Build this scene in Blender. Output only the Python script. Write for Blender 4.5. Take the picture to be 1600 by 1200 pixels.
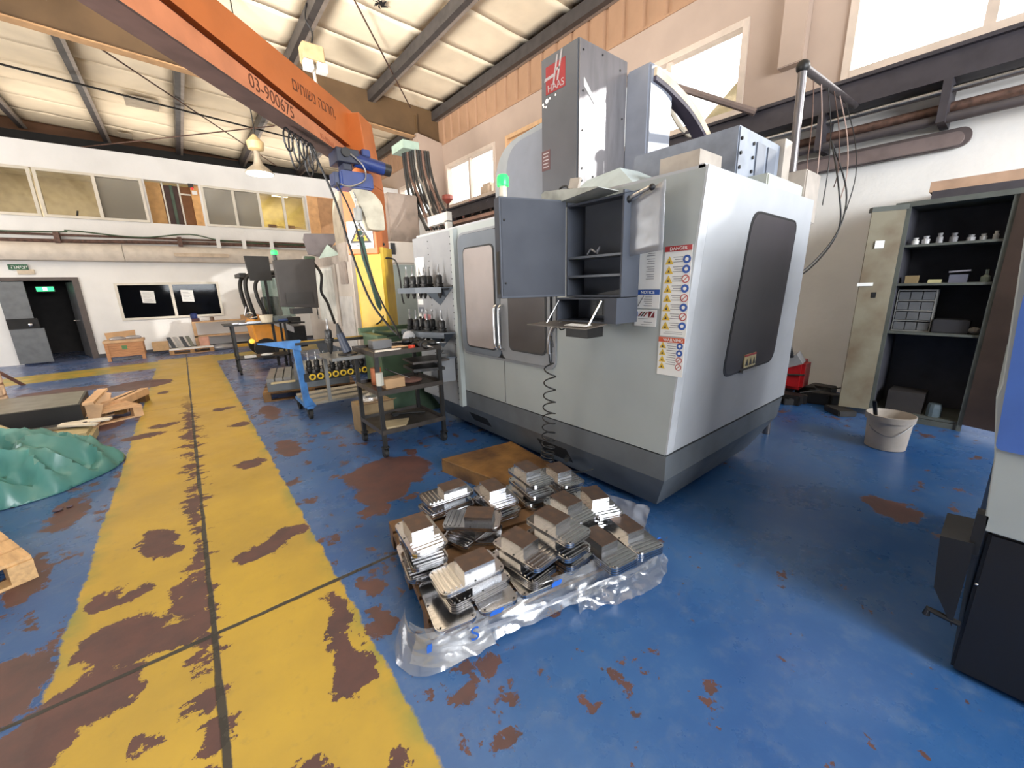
import bpy, bmesh, math, random
from mathutils import Vector, Matrix, noise
random.seed(7)
S = bpy.context.scene
for o in list(bpy.data.objects):
    bpy.data.objects.remove(o)
COL = S.collection

# ------------------------------------------------------------------ camera
cam_d = bpy.data.cameras.new('camera'); cam = bpy.data.objects.new('camera', cam_d); COL.objects.link(cam)
def cam_axes(yaw, pit, rol):
    cy, sy, cp, sp, cr, sr = math.cos(yaw), math.sin(yaw), math.cos(pit), math.sin(pit), math.cos(rol), math.sin(rol)
    f = Vector((sy*cp, cy*cp, -sp)); r = Vector((cy, -sy, 0)); u = r.cross(f)
    return cr*r+sr*u, -sr*r+cr*u, f
_r, _u, _f = cam_axes(0.675172, 0.239667, -0.026952)
cam.matrix_world = Matrix(((_r.x, _u.x, -_f.x, 0), (_r.y, _u.y, -_f.y, 0), (_r.z, _u.z, -_f.z, 1.6), (0, 0, 0, 1)))
cam_d.sensor_width = 36; cam_d.lens = 623.8/1600*36; cam_d.clip_start = 0.05; cam_d.clip_end = 200
S.camera = cam

# ------------------------------------------------------------------ light
S.view_settings.view_transform = 'Standard'; S.view_settings.look = 'None'
S.view_settings.gamma = 1; S.view_settings.use_curve_mapping = False
S.view_settings.exposure = 0.12
world = bpy.data.worlds.new('sky'); S.world = world; world.use_nodes = True
bg = world.node_tree.nodes['Background']; bg.inputs[0].default_value = (1.0, 0.985, 0.97, 1); bg.inputs[1].default_value = 3.0
def area(name, loc, target, sx, sy, power, col):
    d = bpy.data.lights.new(name, 'AREA'); d.shape = 'RECTANGLE'; d.size = sx; d.size_y = sy; d.energy = power; d.color = col
    o = bpy.data.objects.new(name, d); COL.objects.link(o); o.location = loc
    o.rotation_euler = (Vector(target)-Vector(loc)).to_track_quat('-Z', 'Y').to_euler(); return o
area('side_door_daylight', (-6.5, 8.5, 1.6), (2.2, 2.6, 0.3), 3.0, 2.8, 95, (1.0, 0.99, 0.97))
area('rear_fill', (3.0, -6.0, 3.9), (3.2, 1.2, 1.0), 4.0, 2.4, 520, (0.95, 0.98, 1.0))  # fill light added behind the camera for the machine side, no door there
area('rear_left_fill', (1.0, -6.2, 3.0), (3.4, 1.6, 1.0), 3.5, 2.2, 640, (0.95, 0.98, 1.0))  # second added fill from behind, no window there
area('right_wall_fill', (5.4, -6.4, 3.4), (6.9, 2.0, 1.4), 2.2, 2.0, 110, (0.95, 0.98, 1.0))  # added fill, lightens the right wall behind the machine
area('far_bay_fill', (-7.0, 12.5, 3.8), (1.0, 14.6, 2.2), 4.0, 4.0, 200, (1.0, 0.95, 0.89))  # added fill, out of view at the left, brightens the far bay
area('hidden_mezzanine_fill', (0.0, 18.6, 5.38), (0.0, 18.2, 7.0), 12.0, 2.6, 230, (1.0, 0.93, 0.85))  # added light hidden behind the far wall top, brightens the far ceiling
nl = area('near_roof_fill', (-4.5, 2.5, 1.2), (3.2, 7.6, 8.4), 3.0, 3.0, 780, (1.0, 0.94, 0.86)); nl.data.spread = math.radians(85)  # unseen light added in place of bounce onto the near ceiling
area('aisle_roof_fill', (-5.5, 8.0, 3.6), (-3.5, 9.0, 7.0), 4.0, 6.0, 320, (1.0, 0.93, 0.84))  # unseen upward light added to brighten the roof over the aisle
area('office_lamps', (-2.8, 17.3, 5.1), (-2.8, 17.3, 3), 3.0, 1.0, 60, (1.0, 0.92, 0.78))
area('yellow_office_lamps', (2.8, 17.2, 5.1), (2.8, 17.2, 3), 2.4, 1.0, 60, (1.0, 0.92, 0.7))
sun_d = bpy.data.lights.new('sun', 'SUN'); sun_d.energy = 2.4; sun_d.angle = 0.01; sun_d.color = (1, 0.96, 0.9)
sun = bpy.data.objects.new('sun', sun_d); COL.objects.link(sun); sun.location = (12, -2, 9)
sun.rotation_euler = Vector((-3.0, 2.3, -1.45)).to_track_quat('-Z', 'Y').to_euler()

# ------------------------------------------------------------------ materials
def srgb(r, g, b):
    f = lambda c: ((c/255+0.055)/1.055)**2.4 if c/255 > 0.04045 else c/255/12.92
    return (f(r), f(g), f(b), 1)
MATS = {}
def mat(name, c, rough=0.5, metal=0.0, var=0.12, scale=6.0, bump=0.0, bscale=40.0, emit=0.0, c2=None, stretch=None, coat=0.0, alpha=None, thr=None):
    if name in MATS: return MATS[name]
    m = bpy.data.materials.new(name); m.use_nodes = True; MATS[name] = m
    nt = m.node_tree; N = nt.nodes; L = nt.links; b = N['Principled BSDF']
    c = srgb(*c) if max(c) > 1.01 else (*c, 1)
    tc = N.new('ShaderNodeTexCoord'); mp = N.new('ShaderNodeMapping'); L.new(tc.outputs['Object'], mp.inputs[0])
    if stretch: mp.inputs['Scale'].default_value = stretch
    nz = N.new('ShaderNodeTexNoise'); nz.inputs['Scale'].default_value = scale; nz.inputs['Detail'].default_value = 5; L.new(mp.outputs[0], nz.inputs['Vector'])
    mx = N.new('ShaderNodeMix'); mx.data_type = 'RGBA'
    A, Bc = mx.inputs[6], mx.inputs[7]
    if c2: c2 = srgb(*c2)
    else: c2 = tuple(v*(1-2*var) for v in c[:3])+(1,)
    A.default_value = c; Bc.default_value = c2
    mr = N.new('ShaderNodeMapRange'); lo, hi = thr or (0.4, 0.7)
    mr.inputs[1].default_value = lo; mr.inputs[2].default_value = hi
    L.new(nz.outputs[0], mr.inputs[0]); L.new(mr.outputs[0], mx.inputs[0]); L.new(mx.outputs[2], b.inputs['Base Color'])
    b.inputs['Metallic'].default_value = metal
    rr = N.new('ShaderNodeMapRange'); rr.inputs[3].default_value = max(rough-0.07, 0.02); rr.inputs[4].default_value = min(rough+0.09, 1)
    L.new(nz.outputs[0], rr.inputs[0]); L.new(rr.outputs[0], b.inputs['Roughness'])
    b.inputs['Coat Weight'].default_value = coat
    if bump:
        n2 = N.new('ShaderNodeTexNoise'); n2.inputs['Scale'].default_value = bscale; n2.inputs['Detail'].default_value = 4; L.new(mp.outputs[0], n2.inputs['Vector'])
        bp = N.new('ShaderNodeBump'); bp.inputs['Strength'].default_value = bump; bp.inputs['Distance'].default_value = 0.02
        L.new(n2.outputs[0], bp.inputs['Height']); L.new(bp.outputs[0], b.inputs['Normal'])
    if emit:
        b.inputs['Emission Color'].default_value = c; b.inputs['Emission Strength'].default_value = emit
    if alpha is not None: b.inputs['Alpha'].default_value = alpha
    return m
def glass_mat(name, tint, mixf, rough=0.05, body=(0.5, 0.5, 0.5), bodyf=0.0):
    m = bpy.data.materials.new(name); m.use_nodes = True; MATS[name] = m
    nt = m.node_tree; N = nt.nodes; L = nt.links; N.remove(N['Principled BSDF']); out = N['Material Output']
    t = N.new('ShaderNodeBsdfTransparent'); t.inputs[0].default_value = (*tint, 1)
    g = N.new('ShaderNodeBsdfGlossy'); g.inputs['Roughness'].default_value = rough; g.inputs[0].default_value = (0.9, 0.9, 0.9, 1)
    d = N.new('ShaderNodeBsdfDiffuse'); d.inputs[0].default_value = (*body, 1)
    m1 = N.new('ShaderNodeMixShader'); m1.inputs[0].default_value = bodyf; L.new(t.outputs[0], m1.inputs[1]); L.new(d.outputs[0], m1.inputs[2])
    m2 = N.new('ShaderNodeMixShader'); m2.inputs[0].default_value = mixf; L.new(m1.outputs[0], m2.inputs[1]); L.new(g.outputs[0], m2.inputs[2])
    L.new(m2.outputs[0], out.inputs[0]); return m
M_PANE = glass_mat('window_glass', (0.97, 0.98, 0.98), 0.06)
M_OFFICE = glass_mat('office_glass', (0.8, 0.78, 0.72), 0.12)
M_SCREENED = glass_mat('screened_glass', (0.35, 0.34, 0.3), 0.1, 0.1, (0.32, 0.29, 0.23), 0.6)
M_DARKGLASS = glass_mat('dark_glass', (0.25, 0.28, 0.34), 0.012)
M_WRAP = glass_mat('plastic_wrap', (0.93, 0.93, 0.93), 0.16, 0.16, (0.6, 0.6, 0.6), 0.14)
M_BAG = glass_mat('cloudy_plastic', (0.85, 0.86, 0.88), 0.10, 0.25, (0.36, 0.37, 0.40), 0.5)
white_wall = mat('white_wall', (228, 227, 225), 0.85, var=0.05, scale=1.2, bump=0.15, bscale=18)
cream_wall = mat('cream_wall', (176, 156, 142), 0.85, var=0.05, scale=1.5)
clad = mat('beige_cladding', (168, 132, 104), 0.6, var=0.08, scale=2)
girder = mat('tan_girder_paint', (98, 75, 49), 0.6, var=0.12, scale=2)
purlin_m = mat('dark_purlin_steel', (62, 58, 58), 0.5, var=0.15)
purlin_l = mat('galvanised_lip', (150, 140, 132), 0.45, 0.4)
insul = mat('foil_faced_insulation', (248, 232, 205), 0.55, var=0.1, scale=0.9, bump=0.35, bscale=2.2)
frame_w = mat('window_frame_paint', (206, 190, 176), 0.5, var=0.06)
frame_al = mat('aluminium_frame', (205, 198, 184), 0.4, 0.2, var=0.06)
haas_light = mat('pale_grey_paint', (158, 165, 165), 0.38, var=0.04, scale=3)
haas_side = mat('light_grey_paint', (170, 173, 178), 0.45, var=0.04, scale=3)
haas_mid = mat('mid_grey_paint', (128, 131, 136), 0.4, var=0.06, scale=3)
haas_dark = mat('slate_grey_paint', (98, 106, 116), 0.38, var=0.07, scale=3)
haas_base = mat('base_grey_paint', (92, 97, 102), 0.42, var=0.1, scale=5)
pend_m = mat('blue_grey_paint', (66, 71, 82), 0.65, var=0.05)
black = mat('black_plastic', (24, 24, 26), 0.45, var=0.1)
blackm = mat('black_painted_steel', (34, 33, 33), 0.45, 0.2, var=0.25, scale=12)
chrome = mat('polished_steel', (224, 224, 226), 0.12, 1.0, var=0.08)
steel = mat('brushed_steel', (170, 170, 172), 0.3, 1.0, var=0.12, scale=20, stretch=(1, 8, 1))
steel_m = mat('machined_steel', (214, 214, 216), 0.15, 1.0, var=0.1, scale=14, stretch=(6, 1, 1))
scale_m = mat('mill_scale_steel', (98, 84, 78), 0.5, 0.75, var=0.25, scale=18, c2=(120, 96, 82))
orange = mat('orange_crane_paint', (186, 102, 48), 0.4, var=0.1, scale=2.5)
orange2 = mat('faded_orange_paint', (204, 128, 88), 0.45, var=0.14, scale=3)
jib_shade = mat('jib_shadow_colour', (88, 34, 24), 0.5)
beam_und = mat('dark_brown_flange', (62, 46, 44), 0.5, var=0.15)
yellow = mat('yellow_pillar_paint', (200, 164, 44), 0.5, var=0.12, scale=3, c2=(168, 134, 42))
blue_p = mat('blue_machine_paint', (24, 44, 100), 0.4, var=0.15)
blue_c = mat('blue_cart_paint', (52, 112, 176), 0.45, var=0.2, scale=10)
green_p = mat('green_machine_paint', (66, 88, 66), 0.45, var=0.2, scale=5)
wood = mat('pallet_wood', (176, 136, 92), 0.7, var=0.2, scale=7, stretch=(1, 7, 7), bump=0.2)
wood_d = mat('oily_wood', (128, 92, 46), 0.5, var=0.2, scale=4, c2=(70, 46, 26), bump=0.2)
wood_l = mat('light_wood', (206, 168, 128), 0.65, var=0.12, scale=6, bump=0.1)
crate_m = mat('crate_wood', (190, 136, 92), 0.65, var=0.15, scale=6, stretch=(1, 1, 6))
card = mat('cardboard', (182, 146, 108), 0.8, var=0.08)
paper = mat('paper', (226, 226, 224), 0.7, var=0.03)
dark = mat('dark_void', (14, 14, 16), 0.7)
rubber = mat('rubber', (26, 25, 25), 0.7)
red_m = mat('red_plastic', (176, 28, 32), 0.4, var=0.15)
red_logo = mat('red_print', (128, 32, 38), 0.5)
grey_logo = mat('pale_print', (146, 142, 144), 0.5)
green_l = mat('green_lamp', (40, 235, 90), 0.3, emit=1.6)
lampw = mat('lit_lamp', (255, 244, 226), 0.3, emit=7.0)
lampo = mat('office_lamp', (255, 246, 220), 0.3, emit=5.0)
rust = mat('rusty_steel', (104, 78, 68), 0.6, 0.2, var=0.3, scale=15)
conc = mat('painted_duct', (206, 196, 184), 0.6, var=0.08)
# ------------------------------------------------------------------ floor material
def floor_material():
    m = bpy.data.materials.new('painted_concrete_floor'); m.use_nodes = True
    nt = m.node_tree; N = nt.nodes; L = nt.links; b = N['Principled BSDF']
    g = N.new('ShaderNodeNewGeometry'); P = g.outputs['Position']
    def val(x):
        return x
    def math_(op, a, c=None, d=None, clamp=False):
        n = N.new('ShaderNodeMath'); n.operation = op; n.use_clamp = clamp
        for i, v in enumerate((a, c, d)):
            if v is None: continue
            if isinstance(v, (int, float)): n.inputs[i].default_value = v
            else: L.new(v, n.inputs[i])
        return n.outputs[0]
    def noise_(scale, detail=5, rough=0.6, off=0.0, vec=None, stretch=None):
        n = N.new('ShaderNodeTexNoise'); n.inputs['Scale'].default_value = scale; n.inputs['Detail'].default_value = detail; n.inputs['Roughness'].default_value = rough
        mp = N.new('ShaderNodeMapping'); mp.inputs['Location'].default_value = (off, off*1.7, 0)
        if stretch: mp.inputs['Scale'].default_value = stretch
        L.new(vec or P, mp.inputs[0]); L.new(mp.outputs[0], n.inputs['Vector']); return n
    def step(v, lo, hi):
        n = N.new('ShaderNodeMapRange'); n.inputs[1].default_value = lo; n.inputs[2].default_value = hi; n.clamp = True
        L.new(v, n.inputs[0]); return n.outputs[0]
    def mix(f, a, c):
        n = N.new('ShaderNodeMix'); n.data_type = 'RGBA'
        L.new(f, n.inputs[0])
        for i, v in ((6, a), (7, c)):
            if isinstance(v, tuple): n.inputs[i].default_value = v
            else: L.new(v, n.inputs[i])
        return n.outputs[2]
    sx = N.new('ShaderNodeSeparateXYZ'); L.new(P, sx.inputs[0]); X, Y = sx.outputs[0], sx.outputs[1]
    w1 = math_('SUBTRACT', noise_(5, 6, 0.7).outputs[0], 0.5); w2 = math_('SUBTRACT', noise_(22, 3, 0.6, 3).outputs[0], 0.5)
    edge = math_('MULTIPLY_ADD', w1, 0.09, math_('MULTIPLY', w2, 0.03))
    # aisle stripe and cross stripe
    lane = math_('SUBTRACT', 0.572, math_('ABSOLUTE', math_('ADD', math_('ADD', X, 0.1425), edge)))
    lane = step(lane, -0.006, 0.006)
    lane = math_('MULTIPLY', lane, step(Y, -20, -19))
    lane = math_('MULTIPLY', lane, step(math_('MULTIPLY', Y, -1), -13.6, -13.55))
    band = step(math_('SUBTRACT', 0.62, math_('ABSOLUTE', math_('ADD', math_('SUBTRACT', math_('SUBTRACT', Y, 12.75), math_('MULTIPLY', X, 0.1)), edge))), -0.01, 0.01)
    yel = math_('MAXIMUM', lane, band)
    # worn blobs: (x, y, rx, ry)
    blobs = [(-.40,3.36,.11,.20),(-.33,3.18,.08,.10),(.14,2.79,.16,.08),(.27,2.86,.13,.09),(-.50,2.46,.16,.16),(-.38,2.30,.22,.10),(-.56,2.12,.16,.12),(-.60,2.88,.08,.10),(-.50,2.80,.10,.06),
             (-.26,2.56,.08,.18),(-.28,2.26,.09,.09),(-.70,2.04,.14,.2),(.34,1.86,.05,.24),(.33,1.6,.07,.16),(.29,1.5,.10,.09),(.03,1.22,.12,.08),(-.37,1.73,.05,.03),(-.30,1.42,.12,.1),
             (-.62,6.2,.2,.12),(-.45,6.55,.16,.1),(.22,6.9,.14,.1),(.30,5.9,.1,.1),(.24,4.4,.12,.12),(-.5,8.9,.1,.14),(1.2,3.3,.38,.36),(1.0,2.98,.2,.2),(3.66,.3,.16,.16),(.33,1.08,.05,.04),(.75,1.2,.05,.05),(.65,.9,.06,.03),(.5,1.72,.07,.11),(.56,2.0,.05,.1),(.86,2.75,.12,.1),
             (-.95,4.3,.1,.3),(-1.0,3.4,.1,.3),(-.85,2.4,.12,.2),(-1.6,8.6,.6,.35),(-1.1,7.2,.25,.4),(-.9,10.0,.5,.5),(-1.9,10.4,.6,.3),(.62,4.6,.12,.3),(.7,6.2,.12,.4)]
    wv = noise_(3.2, 7, 0.72, 1.3); sub = N.new('ShaderNodeVectorMath'); sub.operation = 'SUBTRACT'; L.new(wv.outputs[1], sub.inputs[0]); sub.inputs[1].default_value = (0.5, 0.5, 0.5)
    sc = N.new('ShaderNodeVectorMath'); sc.operation = 'SCALE'; sc.inputs['Scale'].default_value = 0.32; L.new(sub.outputs[0], sc.inputs[0])
    wp = N.new('ShaderNodeVectorMath'); wp.operation = 'ADD'; L.new(P, wp.inputs[0]); L.new(sc.outputs[0], wp.inputs[1])
    wv2 = noise_(11, 6, 0.7, 6.3); sub2 = N.new('ShaderNodeVectorMath'); sub2.operation = 'SUBTRACT'; L.new(wv2.outputs[1], sub2.inputs[0]); sub2.inputs[1].default_value = (0.5, 0.5, 0.5)
    sc2 = N.new('ShaderNodeVectorMath'); sc2.operation = 'SCALE'; sc2.inputs['Scale'].default_value = 0.16; L.new(sub2.outputs[0], sc2.inputs[0])
    wp2 = N.new('ShaderNodeVectorMath'); wp2.operation = 'ADD'; L.new(wp.outputs[0], wp2.inputs[0]); L.new(sc2.outputs[0], wp2.inputs[1]); wp = wp2
    acc = None
    for (bx_, by_, rx, ry) in blobs:
        s1 = N.new('ShaderNodeVectorMath'); s1.operation = 'SUBTRACT'; L.new(wp.outputs[0], s1.inputs[0]); s1.inputs[1].default_value = (bx_, by_, 0)
        s2 = N.new('ShaderNodeVectorMath'); s2.operation = 'MULTIPLY'; L.new(s1.outputs[0], s2.inputs[0]); s2.inputs[1].default_value = (1/rx, 1/ry, 0)
        s3 = N.new('ShaderNodeVectorMath'); s3.operation = 'LENGTH'; L.new(s2.outputs[0], s3.inputs[0])
        acc = s3.outputs['Value'] if acc is None else math_('MINIMUM', acc, s3.outputs['Value'])
    blob = step(acc, 1.03, 0.97)
    sm = noise_(7, 6, 0.65, 9); chip_y = step(sm.outputs[0], 0.72, 0.725)
    chip_b = step(math_('ADD', noise_(5.0, 7, 0.68, 21).outputs[0], math_('MULTIPLY', noise_(0.7, 2, 0.5, 31).outputs[0], 0.35)), 0.80, 0.81)
    # flaking along the centre joint
    nearj = step(math_('ABSOLUTE', math_('ADD', X, 0.19)), 0.20, 0.0)
    rag = noise_(5.5, 7, 0.72, 71, stretch=(0.85, 1.2, 1)); regn = noise_(0.8, 2, 0.5, 77)
    chip_j = step(math_('MULTIPLY_ADD', nearj, 0.27, math_('MULTIPLY_ADD', regn.outputs[0], 0.25, rag.outputs[0])), 0.855, 0.862)
    chip_y = math_('MAXIMUM', chip_y, math_('MULTIPLY', chip_j, step(Y, 8.6, 7.0)))
    # brown wear is densest beside the aisle
    near = step(math_('ABSOLUTE', math_('ADD', X, 0.1)), 2.3, 0.6)
    chip_b2 = step(math_('MULTIPLY_ADD', near, 0.12, noise_(4.4, 7, 0.7, 44).outputs[0]), 0.69, 0.70)
    chip = math_('MAXIMUM', blob, math_('MAXIMUM', math_('MULTIPLY', chip_y, yel), math_('MULTIPLY', math_('MAXIMUM', chip_b, chip_b2), math_('SUBTRACT', 1.0, yel))))
    # joints
    jn = math_('MULTIPLY', w1, 0.02)
    jw = math_('MULTIPLY_ADD', noise_(2, 3, 0.5, 5).outputs[0], 0.022, 0.0)
    def joint(c, p): return step(math_('SUBTRACT', math_('ABSOLUTE', math_('ADD', math_('SUBTRACT', c, p), jn)), jw), 0.004, -0.001)
    j = math_('MAXIMUM', joint(X, -0.15), joint(Y, 2.17))
    thin = lambda c, p: math_('MULTIPLY', step(math_('ABSOLUTE', math_('ADD', math_('SUBTRACT', c, p), jn)), 0.009, 0.003), 0.8)
    j = math_('MAXIMUM', j, math_('MAXIMUM', thin(Y, 7.55), thin(Y, 12.7)))
    # colours
    bl = mix(step(noise_(0.9, 5, 0.6, 12).outputs[0], 0.35, 0.7), srgb(32, 76, 132), srgb(60, 98, 146))
    bl = mix(math_('MULTIPLY', step(noise_(9, 6, 0.7, 2).outputs[0], 0.5, 0.75), 0.35), bl, srgb(104, 120, 142))
    # gloss reflection on the far floor, painted in as a greyer blue
    far = math_('MULTIPLY', step(Y, 3.5, 9.0), 0.4)
    bl = mix(math_('MULTIPLY', far, step(noise_(1.6, 5, 0.6, 7).outputs[0], 0.3, 0.62)), bl, srgb(142, 128, 134))
    ye = mix(step(noise_(1.5, 6, 0.6, 17).outputs[0], 0.35, 0.7), srgb(182, 150, 50), srgb(160, 132, 52))
    ye = mix(math_('MULTIPLY', step(noise_(14, 6, 0.7, 8).outputs[0], 0.58, 0.75), 0.35), ye, srgb(120, 108, 70))
    # greenish fringe where the yellow thins out
    fr = math_('MULTIPLY', step(math_('ABSOLUTE', math_('ADD', X, 0.1425)), 0.48, 0.57), step(noise_(4, 4, 0.6, 27).outputs[0], 0.42, 0.62))
    ye = mix(math_('MULTIPLY', fr, 0.6), ye, srgb(96, 120, 66))
    br = mix(step(noise_(6, 5, 0.6, 37).outputs[0], 0.4, 0.65), srgb(92, 62, 58), srgb(74, 54, 54))
    c = mix(yel, bl, ye); c = mix(chip, c, br); c = mix(j, c, srgb(44, 42, 38))
    L.new(c, b.inputs['Base Color'])
    ro = math_('MULTIPLY_ADD', noise_(1.8, 6, 0.65, 50).outputs[0], 0.38, 0.10)
    ro = math_('MULTIPLY_ADD', chip, 0.22, math_('MULTIPLY_ADD', yel, 0.12, ro)); L.new(ro, b.inputs['Roughness'])
    hgt = math_('MULTIPLY_ADD', j, -1.0, math_('MULTIPLY_ADD', chip, -0.35, math_('MULTIPLY', noise_(30, 4, 0.6, 60).outputs[0], 0.16)))
    bp = N.new('ShaderNodeBump'); bp.inputs['Strength'].default_value = 0.35; bp.inputs['Distance'].default_value = 0.01
    L.new(hgt, bp.inputs['Height']); L.new(bp.outputs[0], b.inputs['Normal'])
    return m

# ------------------------------------------------------------------ geometry helpers
WM = {}
def tag(o, label=None, cat=None, group=None, kind=None):
    if label: o['label'] = label
    if cat: o['category'] = cat
    if group: o['group'] = group
    if kind: o['kind'] = kind
    return o
def thing(name, label, cat, loc=(0, 0, 0), rz=0.0, group=None):
    o = bpy.data.objects.new(name, None); o.empty_display_size = 0.1; COL.objects.link(o)
    o.location = loc; o.rotation_euler = (0, 0, rz)
    WM[o] = Matrix.Translation(loc) @ Matrix.Rotation(rz, 4, 'Z')
    return tag(o, label, cat, group)
class MB:
    def __init__(s): s.bm = bmesh.new()
    def box(s, x0, x1, y0, y1, z0, z1, bev=0.0):
        r = bmesh.ops.create_cube(s.bm, size=1); V = r['verts']
        for v in V: v.co = Vector(((x0+x1)/2+v.co.x*(x1-x0), (y0+y1)/2+v.co.y*(y1-y0), (z0+z1)/2+v.co.z*(z1-z0)))
        if bev:
            E = list({e for v in V for e in v.link_edges}); bmesh.ops.bevel(s.bm, geom=E, offset=bev, segments=2, affect='EDGES')
        return s
    def obox(s, c, ax, hx, hy, z0, z1, bev=0.0):   # box turned by angle ax about z
        n0 = len(s.bm.verts); t = MB(); t.box(-hx, hx, -hy, hy, z0, z1, bev)
        m = Matrix.Translation((c[0], c[1], 0)) @ Matrix.Rotation(ax, 4, 'Z'); t.bm.transform(m); s.join(t); return s
    def join(s, t, m=None):
        me = bpy.data.meshes.new('tmp'); 
        if m is not None: t.bm.transform(m)
        t.bm.to_mesh(me); s.bm.from_mesh(me); bpy.data.meshes.remove(me); t.bm.free(); return s
    def tube(s, pts, r, n=8, caps=True, taper=None):
        pts = [Vector(p) for p in pts]; rings = []; up = None
        for i, p in enumerate(pts):
            d = (pts[min(i+1, len(pts)-1)]-pts[max(i-1, 0)]).normalized()
            if up is None: up = Vector((0, 0, 1)) if abs(d.z) < 0.9 else Vector((1, 0, 0))
            a = d.cross(up)
            if a.length < 1e-5: a = d.cross(Vector((0.3, 1, 0)))
            a.normalize(); b = d.cross(a).normalized(); up = b*-1
            rr = r if taper is None else taper[i]
            rings.append([s.bm.verts.new(p+(a*math.cos(2*math.pi*k/n)+b*math.sin(2*math.pi*k/n))*rr) for k in range(n)])
        for A, B in zip(rings, rings[1:]):
            for k in range(n): s.bm.faces.new((A[k], A[(k+1) % n], B[(k+1) % n], B[k]))
        if caps: s.bm.faces.new(rings[0]); s.bm.faces.new(rings[-1])
        return s
    def cyl(s, p0, p1, r, n=12, r2=None): return s.tube([p0, p1], r, n, taper=[r, r if r2 is None else r2])
    def lathe(s, c, prof, n=20):
        rings = []
        for (r, z) in prof: rings.append([s.bm.verts.new((c[0]+r*math.cos(2*math.pi*k/n), c[1]+r*math.sin(2*math.pi*k/n), c[2]+z)) for k in range(n)])
        for A, B in zip(rings, rings[1:]):
            for k in range(n): s.bm.faces.new((A[k], A[(k+1) % n], B[(k+1) % n], B[k]))
        s.bm.faces.new(rings[0]); s.bm.faces.new(rings[-1]); return s
    def hexa(s, lo, hi):  # 4 lower corners, 4 upper corners
        a = [s.bm.verts.new(p) for p in lo]; b = [s.bm.verts.new(p) for p in hi]
        s.bm.faces.new(a[::-1]); s.bm.faces.new(b)
        for i in range(4): s.bm.faces.new((a[i], a[(i+1) % 4], b[(i+1) % 4], b[i]))
        return s
    def prism(s, pts, vec):
        a = [s.bm.verts.new(p) for p in pts]; v = Vector(vec); b = [s.bm.verts.new(Vector(p)+v) for p in pts]; n = len(a)
        s.bm.faces.new(a[::-1]); s.bm.faces.new(b)
        for i in range(n): s.bm.faces.new((a[i], a[(i+1) % n], b[(i+1) % n], b[i]))
        return s
    def ball(s, c, r, sc=(1, 1, 1), u=12, v=8):
        q = bmesh.ops.create_uvsphere(s.bm, u_segments=u, v_segments=v, radius=r)
        for w in q['verts']: w.co = Vector((c[0]+w.co.x*sc[0], c[1]+w.co.y*sc[1], c[2]+w.co.z*sc[2]))
        return s
    def ob(s, name, material, parent=None, local=False, smooth=False, label=None, cat=None, group=None, kind=None, bevel=0.0):
        bmesh.ops.recalc_face_normals(s.bm, faces=s.bm.faces)
        if parent is not None and not local: s.bm.transform(WM[parent].inverted())
        me = bpy.data.meshes.new(name); s.bm.to_mesh(me); s.bm.free(); me.materials.append(material)
        o = bpy.data.objects.new(name, me); COL.objects.link(o)
        if smooth:
            for p in me.polygons: p.use_smooth = True
            me.set_sharp_from_angle(angle=math.radians(38))
        if bevel:
            bv = o.modifiers.new('bevel', 'BEVEL'); bv.width = bevel; bv.segments = 2; bv.limit_method = 'ANGLE'
        if parent is not None: o.parent = parent; WM[o] = WM[parent]
        else: WM[o] = Matrix()
        return tag(o, label, cat, group, kind)
def box(name, m, x0, x1, y0, y1, z0, z1, parent=None, bev=0.0, **k): return MB().box(x0, x1, y0, y1, z0, z1, bev).ob(name, m, parent, **k)
def copy_thing(src, loc, rz=0, rx=0, ry=0, label=None, group=None):
    c = src.copy(); COL.objects.link(c); c.location = loc; c.rotation_euler = (rx, ry, rz)
    if label: c['label'] = label
    if group: c['group'] = group
    WM[c] = Matrix.Translation(loc) @ Matrix.Rotation(rz, 4, 'Z')
    for ch in [q for q in COL.objects if q.parent is src]:
        d = ch.copy(); COL.objects.link(d); d.parent = c
        for gc in [q for q in COL.objects if q.parent is ch]:
            e = gc.copy(); COL.objects.link(e); e.parent = d
    return c
def arc_pts(pts, n=8):   # smooth curve through points
    P = [Vector(p) for p in pts]; out = []
    for i in range(len(P)-1):
        p0, p1, p2, p3 = P[max(i-1, 0)], P[i], P[i+1], P[min(i+2, len(P)-1)]
        for k in range(n):
            t = k/n
            out.append(0.5*((2*p1)+(-p0+p2)*t+(2*p0-5*p1+4*p2-p3)*t*t+(-p0+3*p1-3*p2+p3)*t**3))
    out.append(P[-1]); return out
def rrect(w, h, r, n=5):
    out = []
    for cx, cy, a0 in ((w/2-r, h/2-r, 0), (-w/2+r, h/2-r, 90), (-w/2+r, -h/2+r, 180), (w/2-r, -h/2+r, 270)):
        for k in range(n+1):
            a = math.radians(a0+90*k/n); out.append((cx+r*math.cos(a), cy+r*math.sin(a)))
    return out
def plane_prism(name, m, pts2, origin, ux, uy, depth, parent=None, **k):
    """extrude a 2-D outline lying in the plane (origin, ux, uy) by depth along ux x uy"""
    o = Vector(origin); ux = Vector(ux); uy = Vector(uy); n = ux.cross(uy).normalized()
    return MB().prism([o+ux*a+uy*b for a, b in pts2], n*depth).ob(name, m, parent, **k)
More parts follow.
